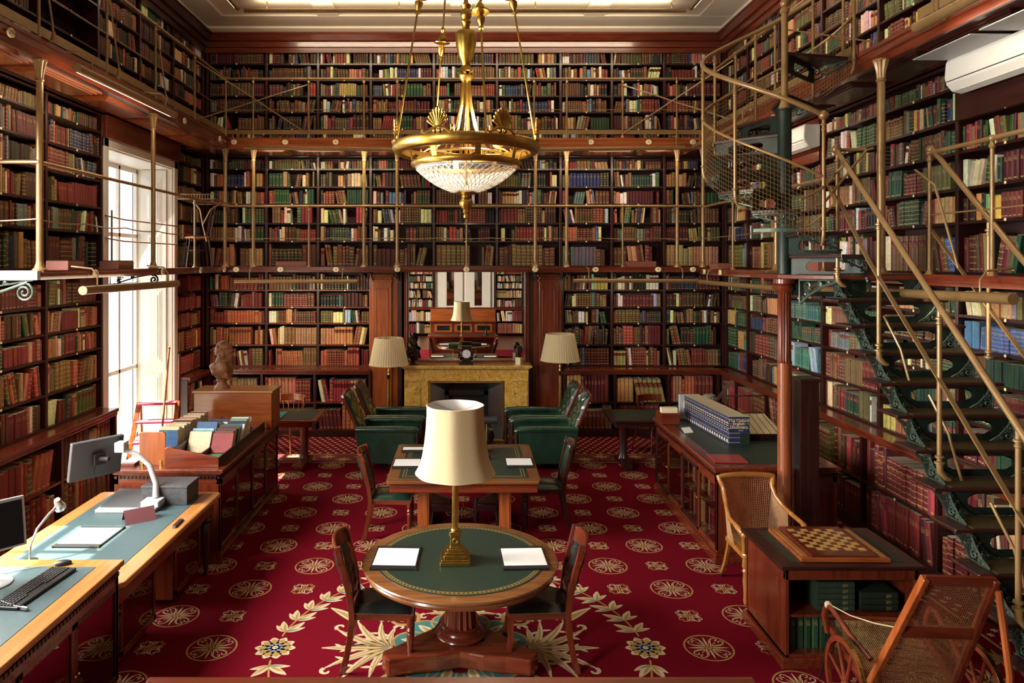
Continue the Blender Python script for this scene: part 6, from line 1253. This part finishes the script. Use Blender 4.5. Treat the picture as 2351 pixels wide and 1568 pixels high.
m=MB(); canegrid(m,lambda u,v: Vector((-.2+.42*u,(-.20+.4*v),.447)),36,34); m.obj('caned_seat','cane',t)
for s in (-1,1):
    MB().lathe([(.013,.0),(.02,.04),(.016,.09),(.024,.2),(.02,.27),(.03,.29),(.02,.31),(.03,.33),(.024,.41)],14,(.225,s*.235,0)).obj('front_leg','beez',t,smooth=True)
    MB().tube([(-.33,s*.20,.035),(-.27,s*.195,.15),(-.22,s*.19,.30),(-.20,s*.185,.42)],0,flat=(.018,.016),up=(1,0,0)).obj('back_leg','beez',t,bev=.004); MB().lathe([(.016,0),(.016,.03),(.01,.035)],10,(-.335,s*.20,0)).obj('caster','black',t)
m=MB(); m.tube([(.25,-.29,.66),(.20,-.12,.58),(.15,.0,.55),(.20,.12,.60),(.24,.29,.67)],.004,6); m.tube([(.25,.29,.64),(.15,.02,.545)],.003,5); m.obj('red_cord','redrope',t); m=MB(); m.tube([(.27,-.30,.655),(.2,-.1,.60),(.15,.0,.56)],.004,6); m.tube([(.24,-.28,.60),(.1,0,.54)],.003,5); m.obj('string','rope',t)
# ---------------- wheeled reclining chair ----------------
t=T('wheeled_chair','reclining caned wheelchair of dark mahogany at the lower right corner','wheelchair',(2.79,4.49,0),R(-4))
# local: +y is the way it faces, x across
def bk(s,f): return Vector((s*(.255-.06*f)+.10*f,.03-.36*f,.24+.88*f))
for s in (-1,1):
    MB().tube([bk(s,k/10-.1) for k in range(0,12)],0,flat=(.026,.017),up=(0,1,0)).obj('back_stile','orz' if s<0 else 'mhz',t,bev=.005)
    MB().tube([(s*.335,.42,.57),(s*.34,.40,.605),(s*.335,.34,.615),(s*.31,.12,.545),(s*.27,-.06,.49)],0.018,10).obj('arm','mhy',t,smooth=True)
    MB().tube([(s*.337,.41,.60),(s*.34,.45,.52),(s*.32,.44,.40)],0.018,10).obj('arm_post','mhz',t,smooth=True)
    MB().tube([(s*.30,.54,.455),(s*.29,.2,.36),(s*.265,-.10,.25)],0,flat=(.022,.014),up=(0,0,1)).obj('seat_rail','mhy',t,bev=.004)
    MB().tube([(s*.30,.46,.42),(s*.31,.50,.2),(s*.33,.54,0.02)],.008,8).obj('front_leg','black',t)
    wl=MB(); wc=Vector((s*.395,-.01,.295)); wl.tube([wc+Vector((0,.265*math.cos(a),.265*math.sin(a))) for a in [2*PI*k/44 for k in range(44)]],0,flat=(.015,.018),closed=True,up=(1,0,0)); wl.obj('wheel_rim','mhy',t,bev=.003)
    w2=MB(); w2.tube([wc+Vector((0,.281*math.cos(a),.281*math.sin(a))) for a in [2*PI*k/44 for k in range(44)]],0,flat=(.013,.003),closed=True,up=(1,0,0)); w2.obj('brass_tyre','brass',t)
    w3=MB()
    for k in range(8): a=k*PI/4+.3; w3.tube([wc,wc+Vector((0,.255*math.cos(a),.255*math.sin(a)))],[.014,.009],8)
    w3.ball(wc,.034,10); w3.obj('spokes','mhz',t)
for f in (.02,.56,.985): MB().tube([bk(-1,f),bk(1,f)],0,flat=(.036 if f==.56 else .028,.014),up=(0,0,1)).obj('cross_rail','mhx',t,bev=.004)
MB().tube([(-.30,.54,.455),(.30,.54,.455)],.017,8).obj('seat_front_rail','mhx',t,smooth=True); MB().tube([(-.395,-.01,.295),(.395,-.01,.295)],.012,8).obj('axle','black',t,smooth=True); MB().tube([bk(1,.93)+Vector((.02,-.02,0)),Vector((.34,-.38,.60)),Vector((.35,-.36,.02))],.020,8).obj('rear_post','orz',t,smooth=True)
m=MB(); canegrid(m,lambda u,v: bk(-1,.60+.35*v).lerp(bk(1,.60+.35*v),u),34,26,.0018); m.obj('upper_cane_panel','caned',t)
m=MB(); canegrid(m,lambda u,v: bk(-1,.04+.48*v).lerp(bk(1,.04+.48*v),u),40,42,.0018); m.obj('lower_cane_panel','caned',t)
m=MB(); canegrid(m,lambda u,v: Vector((-.27+.54*u,.53-.58*v,.45-.19*v)),40,50,.0018); m.obj('seat_cane_panel','cane',t)
m=MB(); m.tube([(-.335,.37,.625),(-.30,.15,.66),(-.24,-.05,.71),bk(-1,.57)+Vector((-.01,.02,0))],.004,6); m.ball((-.337,.385,.615),.026,8); m.obj('rope','rope',t)
# ---------------- panelled desk back at the bottom of the view ----------------
t=T('panelled_cabinet','long wooden panel top crossing the bottom edge of the view','cabinet',(0,0,0))
m=MB(); m.box(-1.06,2.20,1.52,.97,2.42,1.555); m.obj('top_board','mhx',t,bev=.004); m=MB(); m.box(-1.04,2.36,1.13,.95,2.40,1.52); m.obj('back_panel','orx',t)
m=MB(); m.box(-1.04,1.9,0,.95,2.38,1.13); m.box(-1.08,1.88,1.10,.99,2.44,1.14); m.obj('body','mhx',t,bev=.006)
for k in range(3): m=MB(); x=-.92+k*.62; m.box(x,2.38,.80,x+.55,2.395,1.05); m.obj('door','orx',t,bev=.004); box(x+.08,2.395,.85,x+.47,2.398,1.0).obj('door_glass','screen',t.children[-1])
t=T('writing_table','leather topped writing table behind the viewer, seen in the mirror','table',(0,0,0)); MB().box(-1.1,2.46,.70,1.0,3.05,.745).obj('table_top','mhx',t,bev=.006)
for x in (-1.03,.93):
    for y in (2.52,2.99): MB().box(x-.03,y-.03,0,x+.03,y+.03,.70).obj('leg','mhz',t)
box(-1.0,2.54,.7455,.9,2.97,.747).obj('leather_inset','tleather',t)
t=T('gooseneck_lamp','black gooseneck lamp on the writing table seen in the mirror','lamp',(.66,2.7,.7475)); MB().lathe([(.10,0),(.10,.02),(.03,.04),(.02,.16)],18).obj('base','blk',t,smooth=True); MB().tube([(0,0,.15),(.02,0,.28),(-.08,0,.36),(-.28,0,.34),(-.40,0,.30)],.010,8).obj('neck','blk',t,smooth=True); m=MB(); m.X=Matrix.Translation((-.43,0,.28)); m.lathe([(.06,-.03),(.02,.03)],14); m.obj('lamp_head','blk',t,smooth=True)
# ---------------- small tables and windsor chairs by the back wall ----------------
def small_table(label,x0,x1,y0,y1,lx,rz=0,wk='mh'):
    t=T('side_table',label,'table',(0,0,0)); MB().box(x0,y0,.70,x1,y1,.73).obj('table_top',wk+'x',t,bev=.006); box(x0+.08,y0+.07,.7302,x1-.08,y1-.07,.732).obj('leather_inset','tleather',t); MB().box(x0+.06,y0+.06,.62,x1-.06,y1-.06,.70).obj('apron',wk+'x',t,bev=.004)
    for xx in lx:
        MB().lathe([(.085,.10),(.075,.12),(.055,.16),(.062,.56),(.085,.60),(.09,.62)],80,(xx,(y0+y1)/2,0),flute=16,fa=.12).obj('fluted_column',wk+'z',t,smooth=True,angle=60)
        m=MB(); yc=(y0+y1)/2; m.prism([(yc-.34,0),(yc-.26,0),(yc-.22,.03),(yc+.22,.03),(yc+.26,0),(yc+.34,0),(yc+.34,.06),(yc+.12,.11),(yc-.12,.11),(yc-.34,.06)],xx-.06,xx+.06,'x'); m.obj('foot',wk+'y',t,bev=.01)
small_table('small fluted leg reading table with leather top left of the green armchairs',-3.28,-2.08,10.06,10.86,(-2.33,-3.05))
small_table('small dark reading table with pedestal legs right of the green armchairs',2.07,3.28,10.06,10.86,(2.31,3.05),wk='dk')
t=T('teal_folder','teal folder lying on the left reading table','folder',(0,0,0)); MB().box(-2.92,10.2,.732,-2.60,10.6,.745).obj('cover','teal2' if 'teal2' in M else 'cteal',t)
t=T('paper_sheet','white sheet lying on the right reading table','paper',(0,0,0)); MB().box(2.85,10.3,.732,3.05,10.6,.734).obj('sheet','paper',t)
def windsor(label,x,y,rz,wk):
    t=T('windsor_chair',label,'chair',(x,y,0),rz)
    MB().lathe([(.18,.44),(.20,.455),(.19,.475),(.05,.468)],24).obj('seat',wk+'y',t,smooth=True)
    for sx in (-1,1):
        for sy in (-1,1): MB().tube([(sx*.13,sy*.12,.45),(sx*.17,sy*.16,.28),(sx*.18,sy*.17,.24),(sx*.215,sy*.21,0)],[.013,.02,.013,.011],8).obj('leg',wk+'z',t,smooth=True)
    m=MB(); m.tube([(sx_*.17,sy_*.165,.22) for sx_,sy_ in ((-1,-1),(1,-1))],.010,6); m.tube([(-.17,.165,.22),(.17,.165,.22)],.010,6); m.tube([(0,-.165,.22),(0,.165,.22)],.010,6); m.obj('stretcher',wk+'x',t)
    m=MB(); pts=[(-.20*1.0*math.cos(a)-.0,.25*math.sin(a),.80) for a in [R(-80)+R(160)*k/14 for k in range(15)]]; m.tube(pts,0,flat=(.055,.012),up=(0,0,1)); m.obj('back_rail',wk+'y',t,bev=.01)
    m=MB()
    for k in range(7): a=R(-70)+R(140)*k/6; m.tube([(-.15*math.cos(a),.17*math.sin(a),.47),(-.20*math.cos(a),.245*math.sin(a),.76)],.008,6)
    m.obj('spindles',wk+'z',t)
windsor('light wood windsor chair behind the left reading table',-2.73,11.28,R(-120),'or')
windsor('dark windsor chair behind the right reading table',2.93,11.25,R(-60),'mh')
# ---------------- library steps by the window ----------------
t=T('library_steps','library steps with three red carpeted treads in front of the bright window','step ladder',(-4.12,9.55,0),R(8))
for i,(z,y) in enumerate(((.36,-.20),(.60,-.07),(.84,.06),(1.06,.18))): MB().box(-.24,y-.10,z-.03,.24,y+.08,z).obj('tread','redc',t,bev=.014) if i else MB().box(-.26,y-.10,z-.03,.26,y+.08,z).obj('tread','redc',t,bev=.014)
for s in (-1,1): MB().tube([(s*.28,-.40,0),(s*.25,.20,1.06)],0,flat=(.028,.012),up=(1,0,0)).obj('rail','orz',t); MB().tube([(s*.27,.45,0),(s*.24,.24,1.03)],.016,8).obj('rear_leg','orz',t)
MB().tube([(.26,.20,.2),(.27,.22,1.7)],[.022,.016],10).obj('hand_post','mhz',t,smooth=True)
t=T('window_pole','long pale wooden window pole leaning against the steps','pole',(0,0,0)); MB().tube([(-3.82,9.1,.90),(-3.86,9.4,1.82)],.013,10).obj('shaft','ltz',t,smooth=True); MB().ball((-3.86,9.4,1.83),.018,8).obj('tip','ltz',t); MB().tube([(-3.82,9.1,.90),(-3.80,9.0,0.02)],.013,10).obj('lower_shaft','ltz',t,smooth=True)
# ---------------- gallery things ----------------
t=T('cafe_chair','bentwood cafe chair on the middle gallery in the far left corner','chair',(-4.13,11.15,2.872),R(-60))
MB().lathe([(.19,.44),(.205,.455),(.19,.47),(.17,.465),(.0001,.465)],24).obj('seat','ltx',t,smooth=True)
for sx in (-1,1):
    MB().tube([(sx*.15,.13,.44),(sx*.19,.18,0)],.011,8).obj('leg','dkz',t); MB().tube([(sx*.14,-.14,.44),(sx*.19,-.20,0)],.011,8).obj('leg','dkz',t)
m=MB(); m.tube([(-.16,.15,.45),(-.17,.20,.75),(-.10,.23,.92),(0,.235,.95),(.10,.23,.92),(.17,.20,.75),(.16,.15,.45)],.012,8); m.tube([(-.10,.16,.47),(-.08,.20,.70),(0,.22,.80),(.08,.20,.70),(.10,.16,.47)],.009,8); m.obj('bent_back','dkz',t,smooth=True); MB().tube([(.155*math.cos(a),.155*math.sin(a),.26) for a in [2*PI*k/24 for k in range(24)]],.008,6,closed=True).obj('leg_ring','dkz',t)
t=T('wire_shelf','wire book shelf fixed to the corner of the middle gallery railing','shelf',(-3.93,10.95,3.86))
m=MB(); 
for k in range(14): m.tube([(-.28+k*.04,-.38,.02),(-.28+k*.04,.35,.0)],.003,4)
m.tube([(-.28,-.38,.02),(.26,-.38,.02),(.26,.35,0),(-.28,.35,0)],.006,6,closed=True); m.tube([(-.28,-.38,.09),(.26,-.38,.09)],.005,6); 
for k in range(14): m.tube([(-.28+k*.04,-.38,.02),(-.28+k*.04,-.38,.09)],.003,4)
m.obj('wire_tray','paint',t); MB().tube([(.06,-.15,-.60),(.0,-.15,-.35),(.10,-.1,-.12),(.22,.0,-.01)],.012,8).tube([(.0,-.15,-.35),(-.05,-.12,-.12),(-.14,-.1,-.01)],.012,8).obj('curved_bracket','paint',t,smooth=True)
for i,(x,y,z,w_,l,dx) in enumerate((((666-CX)*11.55/FPX,11.72,2.872,.50,'left of the pilaster on the back gallery floor',.09),((1474-CX)*11.55/FPX,11.72,2.872,.50,'right of the mirror on the back gallery floor',.09),(-3.93,8.15,2.872,.36,'in front of the bright window on the left gallery',.09),(-3.93,7.1,2.872,.30,'beside the near column on the left gallery',.09),(3.93,11.0,2.842,.34,'on the far right gallery floor',.09),(3.93,7.9,2.842,.30,'seen through the oval hole of the winding stair riser',.16))):
    t=T('foot_block','red brown painted kick step '+l,'step',(x,y,z),0 if i<2 else PI/2); MB().box(-w_/2,-.10,0,w_/2,.12,dx).obj('block','terr2',t,bev=.006); MB().box(-w_/2+.01,-.095,dx,w_/2-.01,.115,dx+.008).obj('top_pad','tread',t)
def aircon(label,y0,y1,z0,x=4.50):
    t=T('air_conditioner',label,'air conditioner',(x,0,z0))
    pr=[(0,0.02),(-.07,0.0),(-.15,.02),(-.20,.08),(-.215,.14),(-.205,.27),(-.19,.30),(0,.30)]
    MB().prism(pr,y0,y1,'y').obj('housing','acw',t,bev=.012); m=MB(); m.box(-.214,y0+.01,.098,-.208,y1-.01,.104); m.obj('intake_slot','ink',t); m=MB(); m.add([(-.08,y0+.08,-.004),(-.155,y0+.08,.018),(-.155,y1-.08,.018),(-.08,y1-.08,-.004)],[(0,1,2,3)]); o=m.obj('louvre_flap','acw',t); q=o.modifiers.new('t','SOLIDIFY'); q.thickness=.006
aircon('large white air conditioner high on the right wall under grey soffit panels',5.4,6.42,4.45)
aircon('white air conditioner behind the green newel of the winding stair',9.08,10.05,4.40)
# ---------------- chandelier ----------------
CHX,CHY,CHZ=(1070-CX)*5.6/FPX,5.6,3.80
t=T('chandelier','gilt bronze chandelier with a cut crystal bowl hanging on four rods','chandelier',(CHX,CHY,CHZ))
MB().lathe([(.50,.02),(.515,.055),(.545,.075),(.57,.06),(.575,.03),(.56,.0),(.53,-.015),(.505,-.012),(.495,0),(.50,.02)],72,cap=False).obj('outer_ring','gilt',t,smooth=True)
MB().lathe([(.40,-.075),(.425,-.07),(.43,-.085),(.425,-.10),(.41,-.115),(.395,-.105),(.40,-.075)],72,cap=False).obj('bowl_ring','gilt',t,smooth=True)
for k in range(8):
    a=k*PI/4+.2; c,s=math.cos(a),math.sin(a); MB().tube([(.51*c,.51*s,.0),(.48*c,.48*s,.03),(.44*c,.44*s,.01),(.425*c,.425*s,-.04),(.415*c,.415*s,-.08)],0,flat=(.004,.022),up=(c,s,0)).obj('scroll_link','gilt',t)
pr=[(.405,-.105),(.385,-.13),(.34,-.17),(.27,-.225),(.18,-.275),(.10,-.305),(.07,-.31)]
MB().lathe(pr,64,cap=False).obj('crystal_bowl','cut',t,smooth=True)
def bowlp(f,a):
    x=f*(len(pr)-1); i=min(int(x),len(pr)-2); g=x-i; r=pr[i][0]*(1-g)+pr[i+1][0]*g+.003; z=pr[i][1]*(1-g)+pr[i+1][1]*g-.002; return (r*math.cos(a),r*math.sin(a),z)
m=MB()
for k in range(44):
    a=2*PI*k/44
    for sg in (-1,1): m.tube([bowlp(.18+.80*q/9,a+sg*.62*q/9) for q in range(10)],[.0036]*6+[.0026]*4,4)
m.obj('cut_facets','cutl',t); m=MB(); m.tube([bowlp(.17,2*PI*k/64) for k in range(64)],.004,4,closed=True); m.obj('facet_band','cutl',t)
MB().lathe([(.105,-.295),(.11,-.305),(.08,-.32),(.03,-.33),(.028,-.345),(.05,-.37),(.055,-.395),(.04,-.42),(.022,-.44),(.026,-.46),(.015,-.475),(.022,-.49),(.018,-.505),(.001,-.515)],24,flute=6,fa=.12).obj('finial','gilt',t,smooth=True)
MB().lathe([(.012,-.25),(.012,.95)],12).lathe([(.03,.55),(.05,.58),(.055,.60),(.03,.62)],20).obj('centre_rod','gilt',t,smooth=True)
for k in range(6):
    a=k*PI/3+.3; c,s=math.cos(a),math.sin(a); MB().tube([(.20*c,.20*s,-.06),(.16*c,.16*s,.05),(.085*c,.085*s,.20),(.045*c,.045*s,.38),(.03*c,.03*s,.58),(.045*c,.045*s,.63),(.065*c,.065*s,.62)],0,flat=(.004,.010),up=(c,s,0)).obj('curved_stem','gilt',t)
MB().lathe([(.03,.62),(.055,.635),(.05,.66),(.03,.68),(.035,.70),(.06,.76),(.078,.84),(.082,.91),(.082,.93),(.070,.945),(.045,.95),(.028,.96),(.028,1.0),(.04,1.02),(.028,1.04),(.042,1.06),(.045,1.09),(.028,1.12),(.042,1.15),(.022,1.17),(.017,1.18)],28).obj('centre_vase','gilt',t,smooth=True)
MB().lathe([(.017,1.17),(.017,3.12)],14).lathe([(.13,3.10),(.13,3.13)],20).obj('suspension_tube','gilt',t,smooth=True)
for k,a in enumerate((R(188),R(252),R(-12+180-180),R(-62),R(100),R(60))[:6]):
    pass
for k in range(4):
    a=R([200,258,-16,-68][k]) ; a=R([205,115,-25,-115][k] if False else [192,120,-12,-75][k]); c,s=math.cos(a),math.sin(a)
    P=lambda f:Vector((.545*c*(1-f)+.06*c*f,.545*s*(1-f)+.06*s*f,.06+3.0*f))
    MB().tube([P(0),P(1)],.0075,8).obj('rod','gilt',t,smooth=True)
    q=MB(); z=P(.375 if k in(0,2) else .30) ; d=(P(1)-P(0)).normalized(); q.X=Matrix.Translation(z)@d.to_track_quat('Z','Y').to_matrix().to_4x4()
    q.lathe([(.008,-.13),(.022,-.125),(.022,-.115),(.010,-.105),(.028,-.07),(.032,-.04),(.014,-.015),(.065,.0),(.068,.008),(.02,.015),(.032,.03),(.030,.05),(.012,.085),(.022,.105),(.014,.12),(.008,.13)],20); q.obj('rod_vase','gilt',t,smooth=True)
for a in [R(v) for v in (-172,-112,-62,-8,60,120)]:
    c,s=math.cos(a),math.sin(a); o=Vector((.55*c,.55*s,.07)); tn=Vector((-s,c,0)); m=MB()
    for k in range(-4,5):
        an=k*.27; L=.165-.010*abs(k); e=o+tn*(L*math.sin(an)*.62)+Vector((0,0,.035+L*math.cos(an)*.85)); m.tube([o+Vector((0,0,.03)),(o+Vector((0,0,.03))).lerp(e,.6),e],[.004,.010,.012],7); m.ball(e,.013,7)
    for sg in (-1,1): m.tube([o+Vector((0,0,.04)),o+tn*sg*.05+Vector((0,0,.03)),o+tn*sg*.10+Vector((0,0,.0)),o+tn*sg*.125+Vector((0,0,.012)),o+tn*sg*.115+Vector((0,0,.028))],[.012,.010,.008,.007,.009],7); m.ball(o+tn*sg*.02+Vector((0,0,.015)),.018,8)
    m.obj('shell_ornament','gilt',t,smooth=True)
for a in (R(-115),R(-40),R(60),R(160)): c,s=math.cos(a),math.sin(a); MB().lathe([(.010,.0),(.010,.06),(.018,.065),(.018,.16)],10,(.25*c,.25*s,.02)).obj('candle_socket','brass',t)
m=MB(); m.lathe([(.28,-.02),(.30,-.01),(.28,.0)],30,cap=False)
for k in range(5): a=k*2*PI/5; m.tube([(0,0,-.02),(.28*math.cos(a),.28*math.sin(a),-.01)],.006,5)
m.obj('inner_frame','gilt',t)
l=bpy.data.lights.new('ceiling_fill','POINT'); l.energy=112; l.color=WARM; l.shadow_soft_size=.12; o=bpy.data.objects.new('ceiling_fill',l); COL.objects.link(o); o.location=(CHX+.12,CHY,CHZ+.28)  # light added above the unlit bowl to brighten ceiling and upper walls
# ---------------- books on the shelves ----------------
def bmat(b):
    W_=b['W']; P=W_.p(b['s'],b['t'],b['z']); X=Matrix.Translation(P)@Matrix.Rotation(W_.rz,4,'Z')
    if b['lean']: X=X@Matrix.Rotation(b['lean'],4,'Y') if b['lean']>0 else Matrix.Translation(W_.u*b['w'])@X@Matrix.Rotation(b['lean'],4,'Y')@Matrix.Translation((-b['w'],0,0))
    return X
dg=bpy.context.evaluated_depsgraph_get(); dg.update()
camv=Vector((0,0,EYE)); cand=[]
for n,b in enumerate(BOOKS):
    X=bmat(b); c=X@Vector((b['w']/2,0,b['h']/2))
    if c.y<1: continue
    qx=CX+FPX*c.x/c.y; qy=CY+FPX*(EYE-c.z)/c.y
    if not(8<qx<2343 and 5<qy<1560): continue
    nv=(X.to_3x3()@Vector((0,-1,0))).normalized(); ct=max(0,nv.dot((camv-c).normalized())); ar=b['w']*b['h']*ct/(c-camv).length**2
    cand.append((ar,n))
cand.sort(reverse=True); chosen=set()
for ar,n in cand[:1500]:
    b=BOOKS[n]; X=bmat(b); vis=0
    for (fx,fz) in ((.5,.5),(.3,.85),(.7,.2),(.5,.7),(.5,.3)):
        p=X@Vector((b['w']*fx,-0.004,b['h']*fz)); d=p-camv; L=d.length
        hit,loc,_,_,ob,_=sc.ray_cast(dg,camv,d.normalized(),distance=L-0.01)
        if not hit or (ob and ob.active_material and 'glass' in ob.active_material.name): vis+=1
    if vis>=3: chosen.add(n)
    if len(chosen)>=NIND: break
rest=[]; cnt=0; used={}
for n,b in enumerate(BOOKS):
    X=bmat(b); L=X.to_translation()
    if n in chosen:
        me=booksmesh([(bookparts(b['w'],b['h'],b['d'],None,None),b['c'],b['st'])],'book'); o=bpy.data.objects.new('book',me); COL.objects.link(o); o.matrix_world=X
        big='tall ' if b['h']>.3 else 'small ' if b['h']<.2 else ''
        lab='%s%s book, %s from left, %s shelf, %s'%(big,CN[b['cn']],ordn(b['i']),b['row'],b['lab'])
        tag(o,lab[0].upper()*0+lab,'book','books on the '+b['lab'].split(',')[0]+' shelves')
    else: rest.append((bookparts(b['w'],b['h'],b['d'],None,None,X),b['c'],b['st']))
o=bpy.data.objects.new('shelved_books',booksmesh(rest,'shelved_books')); COL.objects.link(o)
tag(o,'thousands of old leather and cloth books filling the shelves of all three tiers','books',None,'stuff')
print('BOOKS',len(BOOKS),len(chosen))
